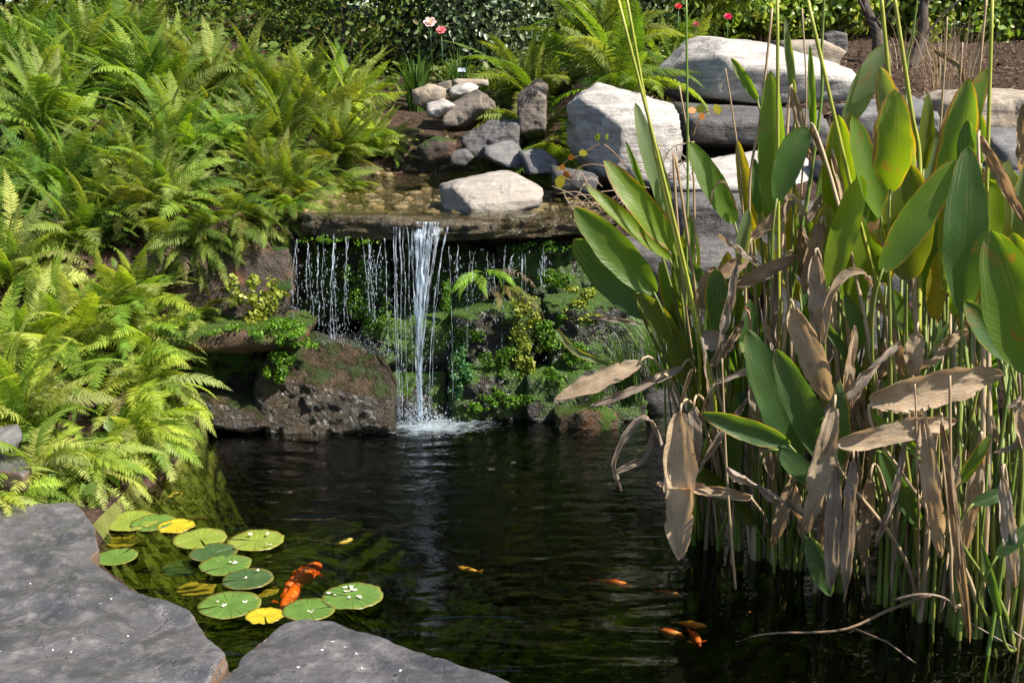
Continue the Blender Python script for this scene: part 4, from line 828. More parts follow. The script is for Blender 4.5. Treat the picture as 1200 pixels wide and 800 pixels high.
for i, (x, y, lb) in enumerate(RB):
    R = random.Random(40+i)
    shrub('rose_bush', on(x, y), [((R.uniform(-.3, .3), R.uniform(-.2, .2), R.uniform(0.12, 1.2)), (R.uniform(.28, .55), 0.3, R.uniform(.14, .30))) for _ in range(13)], M['rose_leaf'], 3800, 0.045, 0.09, lb, 'shrub', 60+i, 34, 0.7, 'rose bushes behind the mulch bed', 0.011, (0.24, 0.17, 0.11))
for i in range(34):
    x = -8.0+(i % 17)*1.0+0.5*(i//17); y = 13.0+0.3*(i % 2)+1.3*(i//17)
    R = random.Random(90+i); shrub('hedge_shrub', on(x, y), [((R.uniform(-.4, .4), R.uniform(-.2, .2), R.uniform(0.4, 1.9)), (0.6, 0.45, 0.5)) for _ in range(6)], M['bank_leaf'], 5000, 0.08, 0.15,
      'dark leafy shrub of the row behind the rose bushes' , 'shrub', 95+i, 4, 0.6, 'dark shrubs behind the rose bushes')
def bare_trunk(px, py, Y, px2, py2, label):
    a = aty(px, py, Y); a.z = gz(a.x, a.y)-0.03; b = aty(px2, py2, Y+0.1); mid = a.lerp(b, 0.5)+Vector((0.05, 0, 0))
    r = thing('bare_shrub', label, 'shrub', a); v, f, uv = tube(polyline([a, mid, b, b+(b-a)*0.9+Vector((0.1, 0, 0))], 14), [lerp(0.055, 0.03, k/13) for k in range(14)], 8); MB().add(v, f, uv).build('trunk', M['bark'], r)
    R = random.Random(int(px))
    for k in range(7):
        s = a.lerp(b, R.uniform(0.3, 1.2)); e = s+Vector((R.uniform(-.6, .6), R.uniform(-.3, .3), R.uniform(0.3, 0.8))); v, f, uv = tube(polyline([s, s.lerp(e, 0.5)+Vector((R.uniform(-.1, .1), 0, 0.08)), e], 8), [lerp(0.014, 0.004, q/7) for q in range(8)], 5)
        MB().add(v, f, uv).build('branch', M['bark'], r)
bare_trunk(1030, 58, 10.2, 1012, 0, 'dark leaning trunk with bare branches above the tall pale leaves')
bare_trunk(1066, 66, 9.6, 1084, 0, 'second dark trunk, leaning right, at the back of the mulch bed')
# flowers
def flower(pos, s, col, label, cat='flower', seed=1):
    R = random.Random(seed); r = thing('rose', label, cat, pos); V = []; F = []; mb = MB()
    for ring, (n, rad, tl) in enumerate([(6, 1.0, 0.25), (5, 0.7, 0.7), (4, 0.4, 1.2)]):
        for k in range(n):
            a = 6.283*k/n+ring*0.5; X_ = Vector((1, 0, 0)); Y_ = Vector((0, 0.66, 0.75)); up = Vector((0, -0.75, 0.66)); d = X_*math.cos(a)+Y_*math.sin(a); t = Y_*math.cos(a)-X_*math.sin(a); e = d*math.cos(tl)+up*math.sin(tl); q = [Vector((0, 0, 0)), e*rad*0.5+t*rad*0.4, e*rad+t*rad*0.3, e*rad*1.08, e*rad-t*rad*0.3, e*rad*0.5-t*rad*0.4]
            mb.add([Vector(pos)+x*s for x in q], [(0, 1, 2, 3), (0, 3, 4, 5)])
    mb.build('petals', M['thin_leaf'], r, color=col)
    v, f, uv = tube([Vector(pos), Vector(pos)+Vector((0.01, 0.03, -0.35))], 0.004, 5); MB().add(v, f, uv).build('stem', M['stalk'], r, color=(0.03, 0.10, 0.02))
flower(aty(504, 27, 8.6), 0.045, (0.75, 0.55, 0.55), 'pale pink rose in front of the dark evergreen shrub', seed=1)
flower(aty(517, 36, 8.6), 0.035, (0.75, 0.22, 0.25), 'smaller coral pink rose beside the pale pink one', seed=2)
flower(aty(853, 20, 9.7), 0.032, (0.62, 0.02, 0.10), 'red rose above the largest pale boulder', seed=3)
flower(aty(816, 29, 9.7), 0.030, (0.60, 0.02, 0.14), 'smaller magenta rose left of the red rose', seed=4)
flower(aty(795, 8, 9.7), 0.028, (0.62, 0.03, 0.04), 'scarlet rose at the top edge left of the red rose', seed=5)
t_ = NT('tag_white'); M['tag_white'] = t_.done(t_.pbsdf((0.55, 0.6, 0.7), 0.5))
pt = aty(541, 82, 7.9); pl_ = thing('plant_tag', 'tiny pale plant tag on a stake in front of the dark shrub', 'plant tag', (pt.x, pt.y, gz(pt.x, pt.y)))
b_ = Vector((pt.x, pt.y, pt.z)); ux = Vector((0.024, 0.006, 0)); uz = Vector((0, 0.006, 0.012)); th = Vector((0, 0.003, 0))
MB().add([b_-ux-uz, b_+ux-uz, b_+ux+uz, b_-ux+uz, b_-ux-uz+th, b_+ux-uz+th, b_+ux+uz+th, b_-ux+uz+th], [(0, 1, 2, 3), (7, 6, 5, 4), (0, 4, 5, 1), (1, 5, 6, 2), (2, 6, 7, 3), (3, 7, 4, 0)]).build('tag', M['tag_white'], pl_, smooth=False)
v, f, uv = tube([Vector((pt.x, pt.y+0.006, gz(pt.x, pt.y)-0.03)), b_+Vector((0, 0.006, 0))], 0.003, 5); MB().add(v, f, uv).build('stake', M['bark'], pl_)
tuft('iris_clump', on(-0.62, 7.9), 90, 0.42, 0.22, M['grass'], 'clump of upright grassy leaves left of the plant tag', 'plant', 11, 0.014)
tuft('iris_clump', on(-0.35, 8.2), 80, 0.36, 0.25, M['grass'], 'clump of grassy leaves behind the plant tag', 'plant', 12, 0.012)
for i, (px, Y, lb) in enumerate([(1105, 8.6, 'wispy dry grass at the near edge of the mulch bed'), (1125, 9.2, 'wispy dry grass in the middle of the mulch bed'), (1060, 9.4, 'wispy dry grass beside the second dark trunk')]):
    q = aty(px, 80, Y); tuft('dry_grass_tuft', on(q.x, q.y), 46, 0.55, 0.55, M['dry_grass'], lb, 'dry grass', 20+i, 0.0035)
# mulch and twigs (nobody could count them)
Rm = random.Random(8); mb = MB()
for _ in range(9000):
    y = 7.3+5.5*Rm.random()**1.2; x = Rm.uniform(0.9, 0.55*y+0.6); z = gz(x, y) if 0 else None
    mb_p = (x, y); a = Rm.uniform(0, 6.283); l = Rm.uniform(0.015, 0.06); w2 = l*Rm.uniform(0.12, 0.35); d = Vector((math.cos(a), math.sin(a), Rm.uniform(-.3, .5))).normalized(); s = d.cross(Vector((0, 0, 1))).normalized(); u = s.cross(d)
    mb.v += [(x, y, l, w2, d, s, u)] if 0 else []
    k = len(mb.v); P0 = Vector((x, y, 0)); q = [P0-d*l*.5-s*w2*.5, P0+d*l*.5-s*w2*.4, P0+d*l*.5+s*w2*.4, P0-d*l*.5+s*w2*.5]
    h = u*(w2*0.4); mb.v += [tuple(z_) for z_ in q]+[tuple(z_+h) for z_ in q]; mb.f += [(k+4, k+5, k+6, k+7), (k, k+1, k+5, k+4), (k+1, k+2, k+6, k+5), (k+2, k+3, k+7, k+6), (k+3, k, k+4, k+7)]
Vm = np.array(mb.v); Vm[:, 2] += np.repeat(ground_z(Vm[::8, 0], Vm[::8, 1])+0.012, 8); mb.v = [tuple(q) for q in Vm]; mb.uv = [(0, 0)]*len(mb.v)
tag(mb.build('mulch', M['mulch_chip'], None, (0, 0, 0), False), kind='stuff')
# ground cover under the ferns
Rg = random.Random(12); V = []; F = []
def gs(R):
    while True:
        x = R.uniform(-4.5, 1.2); y = 3.6+8.6*R.random()
        if float(pond_sd(np.array([x]), np.array([y]))[0]) > 0.03 and not (x > -1.0 and y < 7.9): break
    return (x, y, 0), (0, 0, 1)
vv, ff = leafcloud(12000, gs, 0.03, 0.09, Rg, 0.6); A = np.array(vv); base = np.repeat(ground_z(A[::7, 0], A[::7, 1])+np.random.RandomState(3).rand(12000)*0.14, 7); A[:, 2] += base
o = obj('undergrowth', mesh('undergrowth', A, ff), M['bank_leaf']); tag(o, kind='stuff')

# trees farther back, each with trunk and crown (mirrored in the pond)
def tree_parts(h, seed, n, rad):
    R = random.Random(seed); r = rad
    blobs = []
    for k in range(26):
        z = h*R.uniform(0.10, 0.97); w_ = r*(1-((z/h-0.42)/0.62)**2)**0.5 if abs(z/h-0.42) < 0.6 else r*0.25; a = R.uniform(0, 6.283); q = w_*R.uniform(0.2, 0.85)
        blobs.append(((math.cos(a)*q, math.sin(a)*q, z), (R.uniform(.6, 1.1), R.uniform(.6, 1.1), R.uniform(.4, .75))))
    mb = MB()
    for c, rr in blobs: mb.add(*leafcloud(n//26, ell(c, rr, 0.3, 0.35), 0.12, 0.24, R, 0.55))
    cm = mesh('crown', mb.v, mb.f)
    tb = MB(); v, f, uv = tube([(0, 0, -0.2), (0.05, 0, h*0.3), (-0.04, 0.03, h*0.6), (0, 0, h*0.92)], [0.2, 0.15, 0.09, 0.03], 10); tb.add(v, f, uv)
    for k in range(9):
        z = h*R.uniform(0.2, 0.75); a = R.uniform(0, 6.283); e = Vector((math.cos(a)*r*0.7, math.sin(a)*r*0.7, z+h*0.12)); v, f, uv = tube(polyline([(0, 0, z), e*0.5+Vector((0, 0, z*0.5+0.1)), e], 7), [lerp(0.06, 0.012, q/6) for q in range(7)], 6); tb.add(v, f, uv)
    return cm, mesh('trunk', tb.v, tb.f)
TP = [tree_parts(7.5, 3, 9000, 1.9), tree_parts(9.0, 4, 9000, 2.1)]
for me_ in TP: me_[0].materials.append(M['tree_leaf']); me_[1].materials.append(M['bark'])
TX = [(-0.9, 12.6), (1.2, 12.9), (-9.0, 13.5), (-6.6, 15.0), (-4.4, 13.6), (-2.2, 15.2), (0.2, 14.2), (2.4, 16.4), (4.6, 15.6), (6.9, 17.0), (9.2, 15.5), (-7.2, 10.0), (-5.6, 11.4)]
for i, (x, y) in enumerate(TX):
    r = thing('tree', 'leafy tree standing beyond the shrubs, above the top edge of the view', 'tree', on(x, y), 'trees beyond the shrubs'); c, t = TP[i % 2]
    a = obj('crown', c, None, r); b = obj('trunk', t, None, r); r.rotation_euler = (0, 0, i*1.3); s = 0.9+0.2*((i*7) % 5)/5; r.scale = (s, s, s)

# ------------------------------------------------------------------ the marsh plants on the right
ROOT = {'a': (822, 628), 'b': (856, 640), 'c': (892, 652), 'd': (922, 662), 'e': (972, 688), 'f': (1000, 668), 'g': (1045, 705), 'h': (1088, 722), 'i': (1132, 742), 'j': (1180, 748), 'k': (1235, 745), 'l': (1330, 740), 'm': (1420, 800)}
PLAB = {'a': 'leftmost marsh plant, its yellow-green leaves leaning over the pond', 'b': 'marsh plant with one large tan dead leaf hanging straight down to the water',
        'c': 'marsh plant with the tallest upright leaf, brown along its edges, against the pale boulder', 'd': 'marsh plant with the low cluster of dark green leaves at the middle of the clump',
        'e': 'marsh plant with a bundle of folded dead leaves drooping to the water', 'f': 'marsh plant with crumpled brown sheaths and sage green leaves at the back of the clump',
        'g': 'marsh plant with the big pointed green leaf edged in yellow, above the rolled tan leaf', 'h': 'marsh plant with long dry straps hanging beside its stalks',
        'i': 'marsh plant with the large rolled tan leaf lying nearly level', 'j': 'marsh plant with the largest glossy green leaf, at the right edge', 'l': 'marsh plant standing past the right edge of the view', 'm': 'marsh plant nearest the viewer, past the right edge of the view', 'k': 'marsh plant mostly past the right edge, with bare green stalks'}
PG = 'broad-leaved marsh plants growing in the pond'
PLT = {k: thing('marsh_plant', PLAB[k], 'water plant', atz(*ROOT[k], 0.0), PG) for k in ROOT}
GR = {'lime': (0.14, 0.22, 0.012), 'green': (0.105, 0.19, 0.026), 'deep': (0.066, 0.135, 0.042), 'sage': (0.155, 0.21, 0.10), 'olive': (0.10, 0.13, 0.016), 'gold': (0.22, 0.19, 0.018),
      'tan': (0.68, 0.54, 0.375), 'grey': (0.50, 0.425, 0.35), 'brown': (0.46, 0.33, 0.22), 'straw': (0.42, 0.32, 0.20)}
RB_ = random.Random(5)
def blade(pk, base, tip, D, width, colr, roll=0.0, bow=0.08, curl=0.8, dead=False, D2=None, twist=0.0, seed=None, name=None, petiole=True, wav=0.02, droop=0.0, via=None, prof=None):
    """leaf from pixel base to pixel tip at distance D (D2 at the tip), widest = width pixels"""
    R = random.Random(seed if seed is not None else RB_.random()); r = PLT[pk]
    D2 = D if D2 is None else D2; B = aty(*base, D); T = aty(*tip, D2); ctr = [B, T]
    if via: ctr = [B]+[aty(px, py, lerp(D, D2, (k+1)/(len(via)+1))) for k, (px, py) in enumerate(via)]+[T]
    n = 34 if dead else 26; C = polyline(ctr, n); L = sum((C[i+1]-C[i]).length for i in range(n-1)); hw = width*0.5*D/FPX
    view = ((B+T)*0.5-CAM).normalized(); m = 13 if dead else 9; V = []; F = []; UV = []
    a0 = (T-B).normalized(); s0 = a0.cross(view).normalized(); n0 = s0.cross(a0).normalized()
    if n0.dot(view) > 0: n0 = -n0
    ph = R.uniform(0, 50)
    for i in range(n):
        v = i/(n-1); d = (C[min(i+1, n-1)]-C[max(i-1, 0)]).normalized(); s = (s0-d*s0.dot(d)).normalized(); nn = d.cross(s)
        if nn.dot(n0) < 0: nn = -nn
        an = roll+twist*(v-0.4); s, nn = s*math.cos(an)+nn*math.sin(an), nn*math.cos(an)-s*math.sin(an)
        c = C[i]+n0*(bow*L*4*v*(1-v)) if not via else C[i]
        c = c+Vector((0, 0, -droop*L*v**3))
        pf = (v+0.012)**0.55*(1-v)**0.62*1.62 if prof is None else prof(v)
        w_ = hw*min(pf, 1.0)
        for j in range(m):
            u = 2*j/(m-1)-1; cu = curl*(0.75+0.9*mnoise.noise(Vector((ph, v*4.0, 11)))) if dead else curl; th = u*cu; sg_ = 1 if u > 0 else -1
            jag = abs(u)**2*((0.16*mnoise.noise(Vector((ph+sg_*9, v*7, 0)))+0.09*mnoise.noise(Vector((ph+sg_*5, v*21, 7)))) if dead else (0.10*mnoise.noise(Vector((ph+sg_*9, v*5, 0)))+0.04*mnoise.noise(Vector((ph+sg_*5, v*19, 7)))))
            x = (1+jag)*w_*math.sin(th)/max(math.sin(min(abs(cu), 1.57)), 0.2) if abs(cu) < 1.57 else (1+jag)*w_*math.sin(th)
            z = w_*(1-math.cos(th))/max(math.sin(min(abs(cu), 1.57)), 0.2)
            zz = (1.6 if dead else 1.0)*wav*L*mnoise.noise(Vector((ph+u*1.1, v*5.0, 3)))*abs(u)**1.2+((0.7*wav*L*mnoise.noise(Vector((ph+u*2.4, v*6.0, 8)))+0.18*wav*L*mnoise.noise(Vector((ph+u*7, v*22.0, 8)))) if dead else 0)
            V.append(c+s*x+nn*(z*(1-v*0.2)-w_*0.25+zz)); UV.append((j/(m-1), v))
    for i in range(n-1):
        for j in range(m-1): F.append((i*m+j, i*m+j+1, (i+1)*m+j+1, (i+1)*m+j))
    nm = name or ('withered_leaf' if dead else 'leaf')
    c = GR[colr] if isinstance(colr, str) else colr; jv = R.uniform(0.88, 1.12)
    mb = MB().add(V, F, UV); o = mb.build(nm, M['dead_blade'] if dead else M['green_blade'], r, color=tuple(q*jv for q in c))
    if petiole:
        rt = r.location.copy()+Vector((R.uniform(-.04, .04), R.uniform(-.04, .04), -0.05)); h = B.z-rt.z
        k1 = rt+Vector((R.uniform(-.03, .03), R.uniform(-.02, .02), max(h, 0.1)*0.5)); k2 = B-(a0*0.12*(1 if not dead else 0.5))+Vector((0, 0.01, (0.10 if dead and tip[1] > base[1] else -0.08)))
        pts = bez(rt, k1, k2, B+(C[1]-B)*0.5, 16)
        vv, ff, uv = tube(pts, [lerp(0.0085, 0.0032, q/15) for q in range(16)], 6)
        MB().add(vv, ff, uv).build('stalk', M['stalk'], r, color=GR['straw'] if dead else (0.14, 0.19, 0.03))
    return o
# green leaves: plant, base, tip, distance, width, colour, ...
G = [('a', (801, 299), (707, 187), 3.55, 46, 'lime', dict(roll=0.25, curl=0.5)), ('a', (786, 304), (686, 217), 3.62, 30, 'lime', dict(roll=0.5, curl=0.9)),
     ('a', (768, 344), (673, 243), 3.45, 56, 'green', dict(roll=-0.1, curl=0.55, bow=0.04)), ('a', (762, 372), (672, 280), 3.56, 66, 'deep', dict(roll=-0.3, curl=0.4, bow=-0.05)),
     ('a', (748, 342), (802, 412), 3.50, 36, 'olive', dict(curl=0.6, roll=0.3)), ('a', (786, 262), (744, 120), 3.66, 32, 'sage', dict(curl=0.7, roll=0.3)), ('a', (757, 230), (733, 165), 3.7, 10, 'green', dict(curl=0.9)),
     ('b', (862, 262), (808, 166), 3.60, 40, 'green', dict(curl=0.55, roll=0.2)), ('b', (866, 312), (877, 244), 3.5, 22, 'sage', {}), ('b', (846, 392), (838, 314), 3.42, 44, 'deep', dict(roll=0.2)),
     ('b', (832, 345), (800, 300), 3.6, 26, 'deep', {}), ('b', (888, 350), (868, 280), 3.62, 28, 'green', dict(roll=0.4)),
     ('c', (907, 272), (903, 82), 3.52, 44, 'green', dict(curl=0.75, roll=-0.2, bow=0.02)), ('c', (888, 118), (857, 68), 3.7, 16, 'green', dict(curl=0.8)), ('c', (931, 120), (920, 22), 3.65, 13, 'sage', dict(curl=1.2)),
     ('c', (954, 170), (949, 52), 3.72, 12, 'green', dict(curl=1.0)), ('c', (890, 250), (884, 186), 3.66, 24, 'deep', {}), ('c', (872, 420), (880, 350), 3.5, 34, 'deep', dict(roll=0.4)),
     ('d', (937, 540), (876, 386), 3.12, 62, 'deep', dict(curl=0.4, roll=0.12, bow=0.05)), ('d', (969, 542), (909, 408), 3.04, 56, 'deep', dict(curl=0.45, roll=-0.15, bow=0.06)), ('d', (926, 521), (820, 484), 3.0, 40, 'deep', dict(curl=0.7, roll=-0.35, bow=0.05)),
     ('d', (911, 526), (964, 572), 2.98, 38, 'deep', dict(curl=0.35)), ('d', (940, 470), (866, 398), 3.25, 44, 'green', dict(roll=0.3)),
     ('e', (986, 545), (984, 446), 3.0, 34, 'deep', dict(curl=0.5, roll=0.3)), ('e', (946, 630), (974, 698), 2.95, 36, 'deep', dict(curl=0.45)),
     ('f', (990, 150), (1035, 52), 3.78, 38, 'sage', dict(curl=0.7, roll=0.2)), ('f', (985, 262), (1012, 150), 3.74, 38, 'sage', dict(curl=0.6)), ('f', (975, 300), (966, 190), 3.8, 36, 'green', {}), ('f', (1018, 270), (1030, 175), 3.7, 36, 'green', dict(roll=0.3)),
     ('f', (950, 330), (940, 240), 3.75, 34, 'green', {}), ('f', (1000, 330), (985, 230), 3.6, 44, 'deep', dict(roll=-0.3)),
     ('g', (1066, 206), (1031, 78), 3.46, 46, 'sage', dict(curl=0.55, roll=-0.2, bow=0.05)), ('g', (1063, 328), (1066, 191), 3.16, 78, 'olive', dict(curl=0.5, bow=0.06)), ('g', (1088, 541), (1015, 480), 2.9, 18, 'green', dict(curl=1.0)),
     ('g', (1032, 528), (1080, 620), 3.02, 34, 'deep', dict(curl=0.6)), ('g', (1013, 402), (990, 343), 3.3, 28, 'deep', {}), ('g', (1022, 456), (943, 348), 3.28, 16, 'deep', dict(curl=0.9)), ('g', (1040, 330), (1002, 262), 3.4, 40, 'green', {}),
     ('h', (1082, 200), (1088, 108), 3.6, 26, 'olive', dict(curl=0.9, roll=0.5)), ('h', (1095, 374), (1101, 294), 3.25, 32, 'gold', dict(curl=0.6)), ('h', (1085, 432), (1112, 378), 3.15, 14, 'deep', dict(curl=0.9)), ('h', (1092, 262), (1096, 150), 3.62, 34, 'sage', dict(roll=0.2)), ('h', (1100, 290), (1120, 220), 3.5, 40, 'green', {}),
     ('i', (1116, 176), (1157, 80), 3.36, 40, 'green', dict(curl=0.6, roll=0.4)), ('i', (1129, 364), (1135, 170), 3.1, 66, 'deep', dict(curl=0.5, roll=0.15)), ('i', (1125, 566), (1162, 508), 2.9, 22, 'green', dict(curl=0.9)), ('i', (1150, 190), (1146, 130), 3.6, 26, 'green', {}),
     ('j', (1208, 438), (1162, 270), 2.86, 92, 'green', dict(curl=0.5, roll=0.1, bow=0.07)), ('j', (1215, 372), (1186, 272), 3.02, 50, 'lime', dict(curl=0.6)), ('j', (1140, 590), (1185, 574), 2.84, 24, 'deep', dict(curl=0.4)), ('j', (1168, 652), (1212, 612), 2.78, 26, 'deep', dict(curl=0.4)),
     ('j', (1172, 722), (1150, 636), 2.84, 16, 'deep', dict(curl=0.8)), ('j', (1182, 420), (1130, 352), 2.98, 44, 'deep', dict(roll=0.3)), ('j', (1200, 300), (1205, 190), 3.3, 44, 'sage', {}),
     ('k', (1240, 330), (1225, 180), 3.2, 60, 'green', {}), ('k', (1250, 520), (1218, 420), 3.0, 60, 'deep', {})]
for i, (pk, b, t, D, w_, c, kw) in enumerate(G): blade(pk, b, t, D, w_, c, seed=i+1, **kw)
Rk = random.Random(41)
for i in range(4):
    pk = 'klm'[i % 3]; x = ROOT[pk][0]+Rk.uniform(-60, 70)+(35 if pk == 'k' else 20); y = Rk.uniform(230, 640); l = Rk.uniform(90, 150); an = Rk.gauss(0, 0.3)
    blade(pk, (x, y), (x+math.sin(an)*l, y-math.cos(an)*l), {'k': 3.0, 'l': 2.9, 'm': 2.6}[pk]+Rk.uniform(-.2, .2), Rk.uniform(50, 90), Rk.choice(['green', 'deep', 'olive']), seed=900+i, roll=Rk.uniform(-1.2, 1.2), curl=0.5)
# leaves deeper inside the clump
Rf = random.Random(31)
for i in range(110):
    x = Rf.uniform(800, 1215); y = Rf.uniform(250, 620) if x > 850 else Rf.uniform(330, 520); D = lerp(3.75, 3.25, (y-250)/310)+Rf.uniform(0.05, 0.3); an = Rf.gauss(0, 0.4); l = Rf.uniform(70, 120)
    pk = min(ROOT, key=lambda k: abs(ROOT[k][0]-x)); blade(pk, (x, y), (x+math.sin(an)*l, y-math.cos(an)*l), D, Rf.uniform(22, 44), Rf.choice(['deep', 'green', 'green', 'olive', 'deep', 'gold']), seed=100+i, roll=Rf.uniform(-0.7, 0.7), curl=Rf.uniform(0.4, 0.9), bow=Rf.uniform(-0.05, 0.1))
for i in range(18):
    x = Rf.uniform(890, 1215); y = Rf.uniform(210, 430); D = Rf.uniform(3.1, 3.55); an = Rf.gauss(0.05, 0.25); l = Rf.uniform(105, 160)
    pk = min(ROOT, key=lambda k: abs(ROOT[k][0]-x)); blade(pk, (x, y), (x+math.sin(an)*l, y-math.cos(an)*l), D, Rf.uniform(34, 66), Rf.choice(['deep', 'green', 'lime', 'olive', 'sage', 'green', 'lime']), seed=1200+i, roll=Rf.uniform(-0.9, 0.9), curl=Rf.uniform(0.4, 0.9), bow=Rf.uniform(-0.05, 0.12), droop=Rf.choice([0, 0, 0.12, 0.25]))
flat = lambda v: min(1.0, (v+0.02)**0.45*(1-v)**0.55*1.55)
strap = lambda v: 0.55+0.45*math.sin(v*9)*0.5 if 0.04 < v < 0.96 else 0.25
Dd = [('a', (750, 426), (650, 468), 3.42, 36, 'tan', dict(curl=0.9, roll=0.5, bow=0.05, prof=flat)), ('a', (768, 447), (688, 478), 3.40, 14, 'grey', dict(curl=1.2)), ('a', (800, 430), (742, 456), 3.44, 16, 'grey', dict(curl=1.1)),
      ('b', (797, 484), (796, 656), 3.12, 52, 'tan', dict(curl=0.8, roll=0.15, bow=0.03, prof=flat)), ('b', (813, 478), (814, 548), 3.2, 26, 'grey', dict(curl=0.7, prof=flat)), ('b', (822, 362), (838, 312), 3.45, 36, 'brown', dict(curl=0.9)), ('c', (818, 392), (862, 408), 3.4, 34, 'grey', dict(curl=0.8)),
      ('i', (1020, 470), (1177, 438), 2.88, 56, 'tan', dict(curl=1.25, roll=0.35, bow=0.06, prof=flat)), ('h', (982, 520), (1122, 492), 2.86, 36, 'tan', dict(curl=1.3, roll=0.3, prof=flat)),
      ('e', (978, 478), (945, 625), 2.92, 34, 'tan', dict(curl=1.1, prof=flat)), ('e', (978, 545), (974, 690), 2.9, 26, 'grey', dict(curl=1.2, prof=flat)), ('e', (1000, 540), (990, 692), 2.88, 26, 'grey', dict(curl=1.0, roll=0.5, prof=flat)),
      ('h', (1082, 492), (1102, 652), 2.84, 30, 'tan', dict(curl=1.0, prof=flat)), ('h', (1104, 498), (1136, 750), 2.82, 18, 'straw', dict(curl=1.3, prof=flat)), ('d', (930, 362), (972, 470), 3.14, 42, 'tan', dict(curl=1.3, roll=0.3, prof=flat)),
      ('f', (962, 262), (942, 345), 3.3, 24, 'brown', dict(curl=1.4, wav=0.06, prof=flat)), ('f', (955, 300), (960, 400), 3.24, 28, 'grey', dict(curl=1.3, wav=0.06, prof=flat)), ('g', (1040, 380), (1062, 445), 3.2, 28, 'brown', dict(curl=0.8)), ('g', (1075, 390), (1068, 440), 3.02, 30, 'tan', dict(curl=0.8, prof=flat)),
      ('i', (1148, 160), (1202, 262), 3.2, 18, 'brown', dict(curl=1.4, wav=0.05, prof=flat)), ('g', (950, 150), (1005, 268), 3.5, 12, 'straw', dict(curl=1.4, wav=0.05, prof=flat)), ('c', (928, 105), (950, 190), 3.6, 14, 'tan', dict(curl=1.4, wav=0.06, prof=flat)), ('f', (975, 180), (1012, 330), 3.45, 13, 'tan', dict(curl=1.4, wav=0.05, prof=flat)),
      ('c', (880, 280), (930, 235), 3.5, 22, 'brown', dict(curl=1.2)), ('b', (832, 330), (880, 300), 3.5, 26, 'brown', dict(curl=1.2)), ('h', (1050, 110), (1078, 180), 3.58, 16, 'brown', dict(curl=1.2)), ('i', (1138, 240), (1110, 330), 3.3, 20, 'brown', dict(curl=1.4, wav=0.06)),
      ('j', (1175, 560), (1190, 690), 2.8, 24, 'grey', dict(curl=1.2, prof=flat)), ('e', (930, 560), (905, 640), 3.1, 22, 'straw', dict(curl=1.2, prof=flat)), ('d', (880, 450), (905, 560), 3.2, 22, 'grey', dict(curl=1.2, prof=flat)), ('g', (1020, 560), (1010, 660), 3.0, 24, 'straw', dict(curl=1.2, prof=flat)), ('i', (1150, 520), (1130, 650), 2.95, 24, 'tan', dict(curl=1.2, prof=flat)),
      ('k', (1215, 540), (1190, 470), 2.85, 30, 'tan', dict(curl=1.2))]
for i, (pk, b, t, D, w_, c, kw) in enumerate(Dd):
    kw = dict(kw); kw.setdefault('wav', 0.03); blade(pk, b, t, D, w_, c, seed=300+i, dead=True, **kw)
# crumpled sheaths and shreds all through the clump
Rd = random.Random(55)
for i in range(56):
    x = Rd.uniform(815, 1210); y = Rd.uniform(190, 600) if x > 880 else Rd.uniform(300, 560); D = lerp(3.6, 2.95, (y-190)/410)+Rd.uniform(-0.1, 0.2); an = Rd.gauss(0, 0.35) if Rd.random() < 0.7 else Rd.uniform(-1.5, 1.5); l = Rd.uniform(40, 130); sg = 1 if Rd.random() < 0.65 else -1
    pk = min(ROOT, key=lambda k: abs(ROOT[k][0]-x)); blade(pk, (x, y), (x+math.sin(an)*l, y+sg*math.cos(an)*l), D, Rd.uniform(7, 24), Rd.choice(['tan', 'grey', 'brown', 'straw', 'tan', 'grey']), seed=700+i, dead=True, roll=Rd.uniform(-1, 1), curl=Rd.uniform(1.0, 1.9), wav=Rd.uniform(0.04, 0.10), bow=Rd.uniform(-0.1, 0.15), twist=Rd.uniform(-2.0, 2.0), prof=flat, petiole=Rd.random() < 0.3)
# curled dry ribbons
for i, (pk, pts, D, w_, c) in enumerate([('a', [(776, 520), (757, 488), (735, 508), (720, 540), (723, 562)], 3.2, 9, 'grey'), ('a', [(765, 505), (757, 535), (738, 545), (722, 556), (728, 575)], 3.22, 9, 'grey'), ('f', [(965, 402), (972, 350), (990, 322), (1012, 320), (1022, 336)], 3.1, 12, 'tan'), ('b', [(795, 484), (808, 440), (812, 432)], 3.14, 5, 'straw'),
        ('c', [(920, 260), (922, 232), (935, 236), (948, 262)], 3.3, 6, 'tan'), ('b', [(866, 250), (850, 215), (838, 218), (832, 240)], 3.5, 3, 'straw'), ('a', [(690, 372), (720, 374), (752, 380)], 3.5, 6, 'grey'), ('a', [(652, 386), (672, 410), (705, 424), (735, 430)], 3.5, 8, 'sage'), ('i', [(1180, 478), (1195, 470), (1202, 480), (1190, 520), (1165, 530)], 2.85, 8, 'grey'), ('j', [(1095, 60), (1120, 75), (1128, 90), (1128, 120)], 3.6, 8, 'straw'), ('e', [(1062, 505), (1048, 580), (1025, 640)], 2.86, 9, 'grey')]):
    blade(pk, pts[0], pts[-1], D, w_, c, via=pts[1:-1], dead=(c != 'sage'), seed=400+i, curl=1.2, prof=lambda v: 0.35+0.65*math.sin(math.pi*min(v*0.9+0.1, 1))*(1+0.3*math.sin(v*17)), petiole=False, name='dry_ribbon' if c != 'sage' else 'leaf', wav=0.04)
